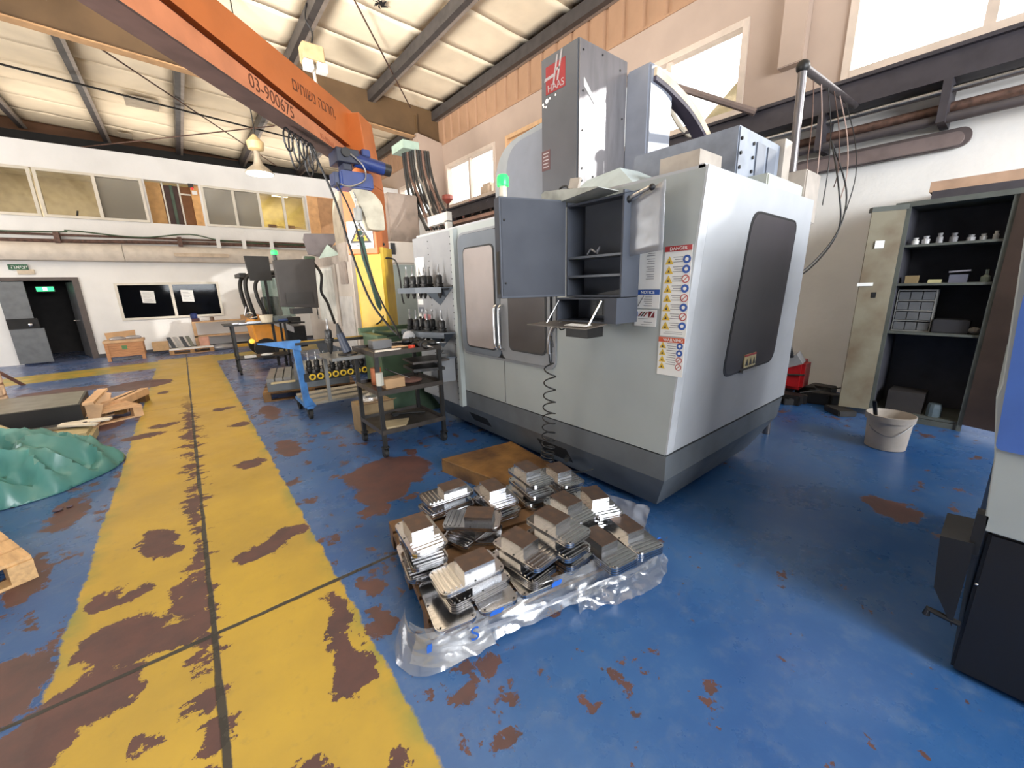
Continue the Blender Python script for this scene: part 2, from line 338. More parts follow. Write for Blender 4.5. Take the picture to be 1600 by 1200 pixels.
def text_ob(name, s, m, origin, ux, uy, size, parent, depth=0.001, label=None):
    cu = bpy.data.curves.new(name, 'FONT'); cu.body = s; cu.size = size; cu.extrude = depth; cu.resolution_u = 3
    t = bpy.data.objects.new(name+'_tmp', cu); COL.objects.link(t)
    dg = bpy.context.evaluated_depsgraph_get(); me = bpy.data.meshes.new_from_object(t.evaluated_get(dg)); bpy.data.objects.remove(t)
    ux = Vector(ux).normalized(); uy = Vector(uy).normalized(); n = ux.cross(uy)
    M = Matrix(((ux.x, uy.x, n.x, origin[0]), (ux.y, uy.y, n.y, origin[1]), (ux.z, uy.z, n.z, origin[2]), (0, 0, 0, 1)))
    me.transform(WM[parent].inverted() @ M); me.materials.clear(); me.materials.append(m)
    o = bpy.data.objects.new(name, me); COL.objects.link(o); o.parent = parent; WM[o] = WM[parent]
    if label: o['label'] = label
    return o
# ================================================================== setting
box('floor', floor_material(), -10, 7.3, -7, 22, -0.2, 0, kind='structure')
def wall_with_holes(name, m, axis, at, thick, a0, a1, z0, z1, holes):
    """wall in plane axis=at; holes = (a0,a1,z0,z1); strips around them, one mesh"""
    b = MB(); xs = sorted({a0, a1, *[h[0] for h in holes], *[h[1] for h in holes]})
    for p, q in zip(xs, xs[1:]):
        hs = sorted([(h[2], h[3]) for h in holes if h[0] <= p+1e-6 and h[1] >= q-1e-6]); z = z0
        for (u, v) in hs+[(z1, z1)]:
            if u-z > 1e-4:
                if axis == 'x': b.box(at, at+thick, p, q, z, u)
                else: b.box(p, q, at, at+thick, z, u)
            z = v
    bmesh.ops.remove_doubles(b.bm, verts=b.bm.verts, dist=1e-5)
    return b.ob(name, m, kind='structure')
# right wall: plastered below, beige painted above, cladding under the roof
RW = 7.1
RWIN = [(9.3, 11.85), (6.3, 8.85), (3.1, 5.65), (-1.9, 1.9), (-4.6, -2.2), (13.0, 15.3)]
wall_with_holes('wall_right', white_wall, 'x', RW, 0.2, -7, 22, 0, 4.0, [])
wu = wall_with_holes('wall_right_upper', cream_wall, 'x', RW, 0.2, -7, 22, 4.0, 5.92, [(a, b, 4.05, 5.3) for a, b in RWIN])
cl = thing('wall_right_cladding', None, None, (RW, 0, 5.92)); cl['kind'] = 'structure'
base = None
for i in range(66):
    y = -6.9+i*0.435
    if base is None:
        q = MB(); q.prism([(RW+0.06, 0, 5.9), (RW+0.06, 0.06, 5.9), (RW, 0.09, 5.9), (RW, 0.40, 5.9), (RW+0.06, 0.43, 5.9), (RW+0.06, 0.435, 5.9), (RW+0.1, 0.435, 5.9), (RW+0.1, 0, 5.9)], (0, 0, 1.2))
        base = q.ob('cladding_panel', clad, cl); o = base
    else:
        o = base.copy(); COL.objects.link(o); o.parent = cl
    o.location = (0, y, 0)
MB().box(RW-0.05, RW+0.06, -7, 22, 6.93, 7.06).ob('trim_1', mat('roof_edge', (176, 140, 108), 0.5), kind='structure')
MB().box(RW-0.02, RW+0.02, -7, 22, 5.9, 5.935).ob('trim_2', clad, kind='structure')
for i, (a, b) in enumerate(RWIN):
    w = thing('window_%d' % (i+1), None, None, (RW, (a+b)/2, 4.05)); w['kind'] = 'structure'
    f = MB(); zz0, zz1 = 4.05, 5.3
    for u in (a, b-0.09): f.box(RW-0.03, RW+0.14, u, u+0.09, zz0, zz1)
    f.box(RW-0.035, RW+0.14, a+0.09, b-0.09, zz0, zz0+0.09); f.box(RW-0.035, RW+0.14, a+0.09, b-0.09, zz1-0.09, zz1)
    f.ob('window_frame', frame_w if i != 1 else wood_l, w)
    md = (a+b)/2 if i != 3 else 0.66
    MB().box(RW, RW+0.09, md-0.045, md+0.045, zz0+0.09, zz1-0.09).ob('mullion', frame_w, w)
    MB().box(RW-0.09, RW-0.03, a-0.05, b+0.05, zz0-0.06, zz0-0.01).ob('window_sill', frame_w, w)
    for p, q in ((a+0.09, md-0.045), (md+0.045, b-0.09)):
        MB().box(RW+0.05, RW+0.055, p, q, zz0+0.09, zz1-0.09).ob('pane', M_PANE if i != 1 else wood_l, w)
# pilasters between windows
box('trim_3', cream_wall, RW-0.16, RW, 2.32, 2.62, 4.42, 5.92, kind='structure', bev=0.01)
# sheets seen outside through two windows
tag(MB().prism([(7.75, 3.25, 3.95), (7.75, 4.2, 3.95), (7.75, 4.05, 4.35), (7.75, 3.3, 4.95)], (0.05, 0, 0)).ob('corrugated_sheet', mat('outside_sheet', (196, 186, 150), 0.7)), 'beige sheet leaning outside the window right of the grey machine column', 'sheet')
tag(MB().box(7.6, 7.9, 10.3, 10.85, 3.95, 4.62, 0.08).ob('roof_vent', mat('outside_vent', (200, 180, 160), 0.7)), 'pale roof vent outside the far left window of the right wall', 'vent')
# far wall with office windows above
FY = 15.5
FH = [(-3.35, -2.04, 0, 2.13), (-1.36, 0.96, 0.96, 1.97), (-5.2, -2.3, 3.58, 4.7), (-2.3, -0.3, 3.58, 4.7), (-0.25, 0.93, 3.58, 4.7), (0.98, 3.75, 3.58, 4.7)]
wall_with_holes('wall_far', white_wall, 'y', FY, 0.18, -10, 7.1, 0, 5.3, FH)
box('trim_4', mat('orange_beige_panel', (214, 164, 112), 0.6), 3.82, 5.2, FY-0.02, FY, 3.1, 4.72, kind='structure')
box('trim_5', mat('brown_panel', (176, 132, 92), 0.6), 4.15, 5.4, FY-0.03, FY-0.02, 3.5, 4.7, kind='structure')
box('baseboard_far', mat('dark_skirting', (70, 70, 74), 0.6), -2.0, 7.1, FY-0.02, FY, 0, 0.1, kind='structure')
box('wall_far_upper', mat('brown_gable', (120, 84, 58), 0.7, var=0.15, scale=1), -10, 7.1, 21.7, 21.9, 0, 7.5, kind='structure')
box('trim_6', dark, -10, 7.1, 21.3, 21.7, 6.55, 6.95, kind='structure')  # gutter beam, its shadow put in as near-black colour
# office rooms behind the windows
box('wall_office_back', mat('office_wall', (232, 220, 196), 0.8), -6, 5, 19.0, 19.15, 3.3, 5.2, kind='structure')
box('ceiling_office', mat('office_ceiling', (224, 218, 200), 0.8), -6, 5, 15.68, 19.1, 5.15, 5.25, kind='structure')
box('floor_office', conc, -6, 5, 15.68, 19.1, 3.1, 3.2, kind='structure')
box('wall_office_divider', mat('yellow_office_wall', (236, 214, 138), 0.8), 0.93, 0.98, 15.7, 19, 3.2, 5.15, kind='structure')
box('wall_office_panel', mat('yellow_office_wall2', (238, 218, 140), 0.8), 2.3, 5, 18.4, 18.5, 3.2, 5.15, kind='structure')
def far_window(n, x0, x1, z0, z1, panes, fm=frame_al, fw=0.06):
    w = thing('window_%d' % n, None, None, ((x0+x1)/2, FY, z0)); w['kind'] = 'structure'
    f = MB()
    for u in (x0, x1-fw): f.box(u, u+fw, FY-0.04, FY+0.08, z0, z1)
    f.box(x0+fw, x1-fw, FY-0.04, FY+0.08, z0, z0+fw); f.box(x0+fw, x1-fw, FY-0.04, FY+0.08, z1-fw, z1)
    f.ob('window_frame', fm, w)
    xs = [x0+fw]+[p[0] for p in panes[1:]]+[x1-fw]
    for i, (px, pm) in enumerate(panes):
        box('pane', pm, xs[i], xs[i+1], FY+0.01+0.02*(i % 2), FY+0.016+0.02*(i % 2), z0+fw, z1-fw, w)
        if i: box('mullion', fm, xs[i]-0.035, xs[i]+0.035, FY-0.03, FY+0.07, z0+fw, z1-fw, w)
    return w
far_window(7, -5.2, -2.32, 3.58, 4.7, [(0, M_OFFICE), (-3.6, M_OFFICE)])
far_window(8, -2.28, -0.3, 3.58, 4.7, [(0, M_OFFICE), (-1.24, M_SCREENED)])
far_window(9, 0.98, 3.75, 3.58, 4.7, [(0, M_SCREENED), (1.75, M_SCREENED), (2.42, M_OFFICE), (3.1, M_OFFICE)])
far_window(10, -1.36, 0.96, 0.96, 1.97, [(0, M_DARKGLASS), (-0.18, M_DARKGLASS)])
box('wall_behind_window', mat('dark_office', (40, 58, 88), 0.6), -1.6, 1.2, 16.2, 16.25, 0.4, 2.3, kind='structure')
# dark room behind the doorway
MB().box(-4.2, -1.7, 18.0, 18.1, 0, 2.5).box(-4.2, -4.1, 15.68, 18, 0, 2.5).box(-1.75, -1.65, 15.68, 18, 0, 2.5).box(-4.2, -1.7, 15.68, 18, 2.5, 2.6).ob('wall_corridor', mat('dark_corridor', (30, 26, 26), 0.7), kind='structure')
d = thing('door_1', None, None, (-2.04, FY, 0)); d['kind'] = 'structure'
MB().box(-2.12, -2.0, FY-0.03, FY+0.2, 0, 2.13).box(-3.35, -2.12, FY-0.03, FY+0.2, 2.05, 2.13).ob('door_frame', mat('brown_grey_frame', (84, 74, 70), 0.5), d)
MB().prism([(-2.12, FY+0.05, 0.02), (-2.10, FY+0.02, 0.02), (-2.36, FY-0.0+1.0, 0.02), (-2.40, FY+1.0, 0.02)], (0, 0, 2.0)).ob('door_leaf', mat('grey_door', (96, 96, 100), 0.5), d)
MB().cyl((-2.2, FY+0.25, 1.02), (-2.32, FY+0.2, 1.02), 0.02).ob('door_handle', chrome, d)
d2 = thing('door_2', None, None, (-3.3, FY, 0)); d2['kind'] = 'structure'
box('upper_panel', mat('grey_door_panel', (104, 108, 112), 0.5), -3.35, -2.9, FY-0.35, FY-0.31, 1.15, 2.02, d2)
box('lower_panel', MATS['grey_door_panel'], -3.35, -2.78, FY-0.35, FY-0.31, 0.05, 0.9, d2)
box('crossbar', dark, -3.35, -2.84, FY-0.36, FY-0.30, 0.9, 1.15, d2)
MB().ball((-2.98, FY-0.37, 1.0), 0.05).ob('door_knob', chrome, d2)
# roof: insulation sheets, purlins, rafter
def roof_z(x): return 7.2-0.045*x
ceil_root = thing('ceiling', None, None, (0, 0, 7.2)); ceil_root['kind'] = 'structure'
PX = [-7.1, -5.1, -3.1, -1.12, 0.87, 2.9, 5.0, 6.95]
meshes = {}
for bi, (xa, xb) in enumerate(zip(PX, PX[1:])):
    for k in range(23):
        y0 = -6.0+k*1.25
        if y0 > 21.4: continue
        v = (bi*3+k*7) % 4
        key = (bi, v)
        if key not in meshes:
            b = MB(); n = 7; g = []
            for i in range(n+1):
                for j in range(n+1):
                    u, w = i/n, j/n; x = xa+(xb-xa)*u; y = 1.25*w
                    sag = 0.035*math.sin(math.pi*w)*(0.6+0.4*math.sin(u*5+v))+0.02*noise.noise(Vector((x*1.7, y*2+v*3, v)))
                    z = roof_z(x)-sag-(0.012 if j in (0, n) else 0)
                    g.append(b.bm.verts.new((x, y, z)))
            for i in range(n):
                for j in range(n):
                    a = i*(n+1)+j; b.bm.faces.new((g[a], g[a+1], g[a+n+2], g[a+n+1]))
            # upper face gives the sheet thickness
            o = b.ob('insulation_sheet', insul, ceil_root, smooth=True); meshes[key] = o
            sm = o.modifiers.new('thickness', 'SOLIDIFY'); sm.thickness = 0.05; sm.offset = 1
            o.location = (0, y0, 0)
        else:
            o = meshes[key].copy(); COL.objects.link(o); o.location = (0, y0, 0)
MB().prism([(-10, -7, 7.75), (7.4, -7, 6.97), (7.4, -7, 7.07), (-10, -7, 7.85)], (0, 29, 0)).ob('ceiling_deck', purlin_l, kind='structure')
for i, x in enumerate(PX):
    z = roof_z(x)-0.06
    b = MB().box(x-0.07, x+0.05, -6.5, 21.4, z-0.24, z-0.0).box(x+0.05, x+0.055, -6.5, 21.4, z-0.24, z)
    b.ob('trim_%d' % (10+i), purlin_m, kind='structure')
    MB().box(x+0.056, x+0.13, -6.5, 21.4, z-0.24, z-0.19).box(x+0.056, x+0.062, -6.5, 21.4, z-0.19, z).ob('trim_%d' % (20+i), purlin_l, kind='structure')
# portal frame: rafter with a haunched column against the right wall
r = thing('trim_30', None, None, (3, 12.1, 6.4)); r['kind'] = 'structure'
tops = [(-10, 7.3), (7.1, 6.62)]
def rb(x): return 6.5-0.061*(x+1.6)
MB().prism([(-10, 12.18, 6.98), (6.2, 12.18, rb(6.2)), (7.1, 12.18, 5.95), (7.1, 12.18, 6.84), (-10, 12.18, 7.6)], (0, 0.05, 0)).ob('rafter_web', girder, r)
MB().prism([(-10, 12.04, 6.98), (6.2, 12.04, rb(6.2)), (6.2, 12.04, rb(6.2)-0.03), (-10, 12.04, 6.95)], (0, 0.24, 0)).ob('bottom_flange', mat('flange_tan', (176, 138, 98), 0.6), r)
for x in (1.0, 6.3): MB().box(x, x+0.02, 12.06, 12.18, rb(x), rb(x)+0.6).ob('stiffener', girder, r)
MB().prism([(6.25, 12.0, 6.1), (7.1, 12.0, 5.95), (7.1, 12.0, 0.0), (7.0, 12.0, 0.0), (6.98, 12.0, 3.7), (6.42, 12.0, 4.7), (6.3, 12.0, 5.3)], (0, 0.3, 0)).ob('haunched_column', cream_wall, r)
# rods under the roof
for i, (p, q) in enumerate([((-4.0, 15.2, 6.86), (6.9, 17.1, 6.7)), ((-1.1, 12.5, 6.9), (4.0, 20.2, 6.7)), ((-2.5, 21.4, 6.5), (3.2, 15.6, 6.7)), ((3.3, 8.5, 6.85), (5.95, 11.7, 6.6))]):
    tag(MB().cyl(p, q, 0.018 if i else 0.025, 6).ob('tie_rod', rust if i else blackm), ['dark tie rod running straight across under the far roof bay', 'thin brown brace rod slanting down to the right in the far roof bay', 'thin brown brace rod crossing low in the far roof bay', 'thin brown brace rod between the two purlins at top centre'][i], 'rod')
# cladding hole and roof patches
for i, (x, y, w, h) in enumerate([(-0.3, 16.6, 0.75, 0.9), (-0.72, 20.4, 0.35, 0.6)]):
    tag(box('roof_patch', mat('patch_grey', (176, 164, 146), 0.6), x, x+w, y, y+h, roof_z(x)-0.13, roof_z(x)-0.115), ['grey rectangular patch on the far ceiling insulation', 'small grey patch low on the far ceiling insulation'][i], 'patch')
b = MB()
for k in range(9):
    a = k*0.8; b.prism([(3.9, 8.62, roof_z(3.9)-0.1), (3.9+0.10*math.cos(a)*(1+k % 3)*0.6, 8.62+0.10*math.sin(a)*(1+k % 2), roof_z(3.9)-0.1), (3.9+0.08*math.cos(a+0.7), 8.62+0.08*math.sin(a+0.7), roof_z(3.9)-0.12)], (0, 0, 0.01))
tag(b.ob('torn_insulation', dark), 'black torn hole in the ceiling insulation above the crane', 'tear')
# remaining walls, outside the picture
wall_with_holes('wall_left', white_wall, 'x', -10.2, 0.2, -7, 22, 0, 7.8, [(6, 11, 0, 4.2)])
box('wall_back', white_wall, -10, 7.1, -7.2, -7, 0, 7.8, kind='structure')

# ------------------------------------------------------------------ things on the far wall
t = thing('ventilation_duct', 'long pale horizontal duct along the far wall above the door', 'duct', (-1, FY, 2.5))
MB().prism([(-9, FY-0.02, 2.52), (-9, FY-0.22, 2.54), (-9, FY-0.30, 2.68), (-9, FY-0.28, 2.84), (-9, FY-0.16, 2.96), (-9, FY-0.02, 2.98)], (8.0, 0, 0)).ob('duct_section', conc, t, smooth=True)
MB().prism([(-0.99, FY-0.02, 2.52), (-0.99, FY-0.22, 2.54), (-0.99, FY-0.30, 2.68), (-0.99, FY-0.28, 2.84), (-0.99, FY-0.16, 2.96), (-0.99, FY-0.02, 2.98)], (8.05, 0, 0)).ob('duct_section', conc, t, smooth=True)
t = thing('pipe_run', 'rusty brown pipes running along the far wall under the office windows', 'pipes', (0, FY, 3.0))
MB().tube(arc_pts([(-9, FY-0.12, 3.02), (-3, FY-0.12, 3.0), (0, FY-0.12, 3.06), (3.6, FY-0.12, 3.08)], 4), 0.045, 8).ob('pipe', rust, t)
MB().tube([(-9, FY-0.12, 3.14), (3.6, FY-0.12, 3.17)], 0.028, 8).ob('pipe', rust, t)
MB().tube(arc_pts([(-9, FY-0.2, 3.1), (-2.6, FY-0.18, 3.2), (-1.9, FY-0.18, 3.26), (-0.6, FY-0.18, 3.16), (0.5, FY-0.18, 3.3), (1.4, FY-0.18, 3.15), (3.6, FY-0.18, 3.12)], 5), 0.018, 6).ob('cable', green_p, t)
for x in (-2.2, 0.2, 1.1, 1.75, 2.5): box('clamp', white_wall if x > 1 else rust, x, x+0.1, FY-0.2, FY, 2.95, 3.22, t)
t = thing('batten_light', 'unlit tube light fitting with rounded ends on the far wall', 'light fitting', (0.7, FY-0.3, 2.7))
plane_prism('diffuser', mat('old_diffuser', (196, 176, 152), 0.4), [(x, z) for x, z in rrect(1.3, 0.1, 0.05)], (0.7, FY-0.30, 2.72), (1, 0, 0), (0, 0, 1), 0.07, t)
plane_prism('housing', mat('fitting_base', (150, 128, 112), 0.5), [(x, z) for x, z in rrect(1.38, 0.15, 0.07)], (0.7, FY-0.27, 2.74), (1, 0, 0), (0, 0, 1), -0.06, t)
t = thing('wall_light_fitting', 'long unlit capsule light fitting in shade on the right wall', 'light fitting', (7.0, 1.4, 3.05))
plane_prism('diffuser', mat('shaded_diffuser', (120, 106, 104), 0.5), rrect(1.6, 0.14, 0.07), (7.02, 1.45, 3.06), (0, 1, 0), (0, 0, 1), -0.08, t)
plane_prism('housing', mat('shaded_fitting_base', (92, 82, 82), 0.5), rrect(1.7, 0.2, 0.09), (7.06, 1.45, 3.08), (0, 1, 0), (0, 0, 1), -0.05, t)  # housing and diffuser coloured darker to carry the shade on this wall
t = thing('exit_sign_board', 'green and white exit board with hebrew letters above the doorway', 'sign', (-2.95, FY, 2.2))
box('board', mat('sign_beige', (206, 190, 168), 0.6), -3.0, -2.72, FY-0.03, FY, 2.2, 2.32, t)
box('green_field', mat('sign_green', (44, 96, 66), 0.5), -3.12, -2.8, FY-0.045, FY-0.03, 2.31, 2.44, t)
text_ob('lettering', 'האיצי', paper, (-3.08, FY-0.046, 2.335), (1, 0, 0), (0, 0, 1), 0.12, t)
t = thing('exit_light', 'glowing green exit light inside the dark doorway', 'exit light', (-2.9, 16.5, 1.9))
box('housing', black, -2.98, -2.62, 16.5, 16.56, 1.78, 1.94, t)
box('lit_face', mat('exit_green', (70, 240, 150), 0.4, emit=1.5), -2.96, -2.64, 16.49, 16.5, 1.8, 1.92, t)
box('pictogram', mat('exit_white', (220, 255, 235), 0.4, emit=2.0), -2.84, -2.76, 16.485, 16.49, 1.82, 1.9, t)
for i, x in enumerate((-0.86, 0.02)):
    p = MB(); yy = FY+0.006+0.02*i; p.prism([(x, yy, 1.42), (x+0.28, yy, 1.40), (x+0.29, yy, 1.74), (x+0.0, yy, 1.76)], (0, 0.004, 0))
    t = p.ob('notice_sheet', paper); tag(t, ['white notice sheet taped on the left pane of the lower window', 'white notice sheet taped on the right pane of the lower window'][i], 'notice')
    b = MB()
    for k in range(6): b.box(x+0.04, x+0.24-0.03*(k % 3), yy-0.002, yy-0.0005, 1.46+k*0.045, 1.467+k*0.045)
    b.ob('print_lines', mat('ink', (120, 110, 120), 0.7), t)
# wooden niche between the office windows
t = thing('wooden_shelf_frame', 'brown wooden shelf frame in the opening between the office windows', 'shelf frame', (0.3, FY+0.1, 3.58))
box('back_board', mat('brown_ply', (150, 100, 60), 0.6), -0.25, 0.93, FY+0.5, FY+0.55, 3.58, 4.7, t)
box('side_board', mat('tan_ply', (206, 160, 100), 0.6), -0.25, 0.08, FY+0.3, FY+0.34, 3.58, 4.7, t)
box('side_board', mat('tan_ply2', (214, 164, 104), 0.6), 0.74, 0.93, FY+0.1, FY+0.14, 3.58, 4.7, t)
for x in (0.1, 0.46): box('post', frame_al, x, x+0.035, FY+0.2, FY+0.24, 3.58, 4.7, t)
box('rail', frame_al, 0.49, 0.74, FY+0.2, FY+0.24, 4.42, 4.46, t)
box('dark_panel', mat('dark_red_brown', (74, 42, 30), 0.5), 0.14, 0.46, FY+0.4, FY+0.44, 3.58, 4.68, t)
box('green_pipe', green_p, 0.27, 0.34, FY+0.34, FY+0.39, 3.58, 4.68, t)
t = thing('alarm_beacon', 'small red alarm light at the top of the wooden opening', 'beacon', (0.78, FY, 4.6))
box('housing', black, 0.7, 0.82, FY-0.06, FY, 4.6, 4.7, t); MB().ball((0.78, FY-0.05, 4.57), 0.035).ob('lens', mat('red_lens', (240, 50, 50), 0.3, emit=1.0), t); box('label_plate', paper, 0.76, 0.88, FY-0.03, FY, 4.42, 4.52, t)
# office lamps
for i, (x, y, w, h) in enumerate([(-3.1, 17.2, .45, .22), (-2.0, 17.2, .45, .22), (-1.0, 17.4, .45, .22), (1.3, 16.3, .9, .1), (2.55, 17.2, .5, .12), (3.2, 17.6, .5, .12), (3.35, 16.9, .7, .18), (2.5, 16.6, .3, .2)]):
    t = thing('office_ceiling_light', ['glowing round light in the office seen through the leftmost upper window', 'glowing round light left of centre in the second upper office window', 'glowing round light beside the mullion of the second upper office window', 'lit tube above the grey screened office window', 'small lit tube at the top of the yellow office room', 'lit tube at the top right of the yellow office room', 'wide lit panel at the right of the yellow office room', 'small bright lamp at the left of the yellow office room'][i], 'ceiling light', (x, y, 5.0))
    if i < 3: MB().lathe((x, y, 5.04), [(w*0.5, 0), (w*0.55, 0.04), (w*0.5, 0.1)]).ob('diffuser', lampo, t)
    else: box('diffuser', lampo, x, x+w, y, y+h, 5.02, 5.10, t)
    box('mount', frame_al, x-0.05, x+0.05, y-0.05, y+0.05, 5.1, 5.15, t)
for i, (x, z) in enumerate([(-1.75, 3.66), (2.75, 3.66), (3.3, 3.66)]):
    t = thing('office_clutter', ['dark desk lamp silhouette behind the second upper office window', 'brown papers on the sill behind the yellow office window', 'brown boxes on the right sill of the yellow office window'][i], 'desk item', (x, 15.75, z-0.08))
    if i == 0:
        MB().cyl((x, 15.8, z-0.08), (x, 15.8, z+0.02), 0.05).ob('base', black, t); MB().tube([(x, 15.8, z), (x+0.04, 15.8, z+0.15)], 0.02).ob('arm', black, t)
    else:
        box('box', card, x-0.12, x+0.1, 15.75, 15.9, z-0.08, z+0.12, t); box('sheet', wood_l, x-0.02, x+0.3, 15.7, 15.74, z+0.05, z+0.07, t)
box('trim_40', conc, -5.2, 4.0, 15.7, 16.1, 3.5, 3.58, kind='structure')
box('trim_41', conc, 7.3, 12, -7, 22, 3.85, 3.95, kind='structure')
# hanging lamps
def hang_lamp(x, y, z, top, label):
    t = thing('pendant_lamp', label, 'lamp', (x, y, z))
    MB().lathe((x, y, z), [(0.26, 0.0), (0.265, 0.01), (0.20, 0.08), (0.09, 0.17), (0.06, 0.30), (0.05, 0.42)], 24).ob('lamp_shade', mat('lamp_metal', (176, 166, 150), 0.4, 0.3), t, smooth=True)
    MB().lathe((x, y, z-0.012), [(0.245, 0), (0.24, 0.02)], 24).ob('lit_bulb', lampw, t)
    MB().lathe((x, y, z+0.42), [(0.05, 0), (0.14, 0.03), (0.16, 0.16), (0.08, 0.24), (0.03, 0.3)], 14).ob('ballast', mat('ballast_tan', (206, 180, 132), 0.5), t, smooth=True)
    MB().tube(arc_pts([(x, y, z+0.7), (x+0.02, y, z+1.0), (x-0.03, y, top)], 3), 0.012, 6).ob('cord', black, t)
hang_lamp(1.69, 10.2, 3.98, roof_z(1.7)-0.1, 'lit pendant lamp hanging before the office windows')
t = thing('hanging_junction_box', 'cream junction box hanging on a twisted cord above the crane jib', 'junction box', (2.78, 9.5, 5.8))
box('housing', mat('cream_box', (198, 170, 130), 0.5), 2.6, 3.0, 9.35, 9.65, 5.95, 6.25, t, bev=0.02)
box('white_socket', paper, 2.6, 2.76, 9.33, 9.5, 5.8, 5.95, t); box('white_socket', paper, 2.84, 3.02, 9.33, 9.5, 5.8, 5.95, t)
MB().tube(arc_pts([(2.8, 9.5, 5.95), (2.82, 9.5, 5.6), (2.95, 9.5, 5.35), (3.1, 9.5, 5.25)], 4), 0.03, 6).ob('stem', frame_al, t)
MB().tube(arc_pts([(2.8, 9.5, 6.25), (2.86, 9.5, 6.5), (2.76, 9.5, 6.7), (2.82, 9.5, roof_z(2.8)-0.1)], 4), 0.018, 6).ob('twisted_cord', black, t)
# ------------------------------------------------------------------ right wall pipes and tray
t = thing('cable_tray', 'dark steel cable tray running along the right wall under the windows', 'cable tray', (6.8, 3, 3.62))
MB().box(6.72, 6.76, -6, 11.8, 3.62, 3.92).box(6.76, 7.05, -6, 11.8, 3.62, 3.65).box(6.66, 6.72, -6, 11.8, 3.88, 3.92).ob('tray_channel', mat('dark_tray', (64, 60, 66), 0.5, 0.2), t)
bk = None
for y in (-4, -1.6, 0.8, 1.9, 3.3, 6, 8.5, 11):
    if bk is None: bk = box('bracket', MATS['dark_tray'], 6.68, 7.09, 0, 0.07, 3.2, 3.62, t); bk.location.y += y; b0 = bk
    else: q = b0.copy(); COL.objects.link(q); q.parent = t; q.location.y = y
for i, (x, z, r_, m_, n_) in enumerate([(6.8, 3.53, 0.035, steel, 'upper pipe'), (6.9, 3.38, 0.05, rust, ''), (6.78, 3.25, 0.05, mat('dark_pipe', (74, 68, 70), 0.5), '')]):
    MB().cyl((x, -6, z), (x, 11.8, z), r_, 10).ob('pipe', m_, t, smooth=True)
for k in range(5):
    pts = [(6.98-0.03*k, y, 3.97-0.012*k+0.03*math.sin(y*1.3+k)) for y in [-5+0.9*j for j in range(19)]]
    MB().tube(pts, 0.012, 5).ob('cable', [rust, mat('pink_wire', (190, 130, 120), 0.5), steel, rust, black][k], t)
t = thing('conduit_pole', 'tall grey conduit pole with side arm behind the right end of the nearest machine', 'pole', (4.62, 1.42, 0))
MB().cyl((4.62, 1.44, 0), (4.62, 1.53, 3.4), 0.035, 12).ob('upright', mat('galv_pole', (132, 128, 130), 0.35, 0.7), t, smooth=True)
MB().ball((4.62, 1.53, 3.42), 0.055).ob('elbow', blackm, t, smooth=True)
MB().cyl((4.62, 1.53, 3.42), (6.75, 1.62, 3.62), 0.035, 12).ob('side_arm', mat('pole_dark', (92, 86, 88), 0.4, 0.6), t, smooth=True)
for k in range(6):
    y = 1.42-0.04*k; x = 5.0+0.22*k
    pts = arc_pts([(x, 1.56, 3.5), (x+0.03, 1.53-0.02*k, 3.1), (x-0.04, 1.5-0.03*k, 2.7), (x+0.02, 1.5-0.02*k, 2.55-0.1*(k % 3))], 5)
    MB().tube(pts, 0.005, 5).ob('hanging_wire', [rust, mat('pale_wire', (176, 150, 140), 0.5), black, rust, MATS['pale_wire'], black][k], t)
for k in (0, 1):
    pts = arc_pts([(5.6, 1.5, 3.0), (5.5+0.2*k, 1.35-0.02*k, 2.5), (5.6, 1.32, 2.1), (5.45-0.1*k, 1.45, 1.75), (5.0, 1.6+0.05*k, 1.5)], 6)
    MB().tube(pts, 0.008, 5).ob('hanging_wire', black, t)
t = thing('wall_pipe_stub', 'grey pipe arm bent over the cable tray under the middle window', 'pipe', (6.0, 3.3, 4.0))
MB().tube(arc_pts([(6.9, 3.45, 3.7), (6.7, 3.75, 3.9), (6.5, 3.9, 4.2), (6.3, 3.85, 4.42), (6.2, 3.7, 4.45)], 4), 0.035, 8).ob('bent_pipe', frame_al, t, smooth=True)
MB().cyl((6.2, 3.72, 4.42), (6.6, 2.7, 3.85), 0.045, 8).ob('straight_arm', mat('arm_brown', (120, 104, 98), 0.5), t)
# ================================================================== nearest machining centre
def rpoly(pts, r, n=5):
    out = []; N = len(pts)
    for i in range(N):
        p0, p, p1 = Vector(pts[i-1]), Vector(pts[i]), Vector(pts[(i+1) % N])
        a = (p0-p).normalized(); b = (p1-p).normalized(); rr = r[i] if isinstance(r, (list, tuple)) else r
        A, B = p+a*rr, p+b*rr
        for k in range(n+1):
            t = k/n; out.append(A*(1-t)**2+p*2*t*(1-t)+B*t*t)
    return out
def ys(z): return 1.245-(z-0.52)*0.0725
mc = thing('machining_center', 'large grey enclosed milling machine nearest the camera with open control cabinet', 'machine', (3.2, 2.85, 0))
FX = 2.24
MB().hexa([(FX, 1.25, .52), (4.3, 1.25, .52), (4.3, 4.5, .52), (FX, 4.5, .52)], [(FX, 1.13, 2.18), (3.95, 1.13, 2.18), (3.95, 4.5, 2.18), (FX, 4.5, 2.18)]).ob('enclosure', haas_light, mc)
MB().hexa([(FX+.09, ys(.52)-.005, .525), (4.32, ys(.52)-.005, .525), (4.32, 1.27, .525), (FX+.09, 1.27, .525)], [(FX+.09, ys(2.18)-.005, 2.19), (3.97, ys(2.18)-.005, 2.19), (3.97, 1.15, 2.19), (FX+.09, 1.15, 2.19)]).ob('side_panel', haas_side, mc)
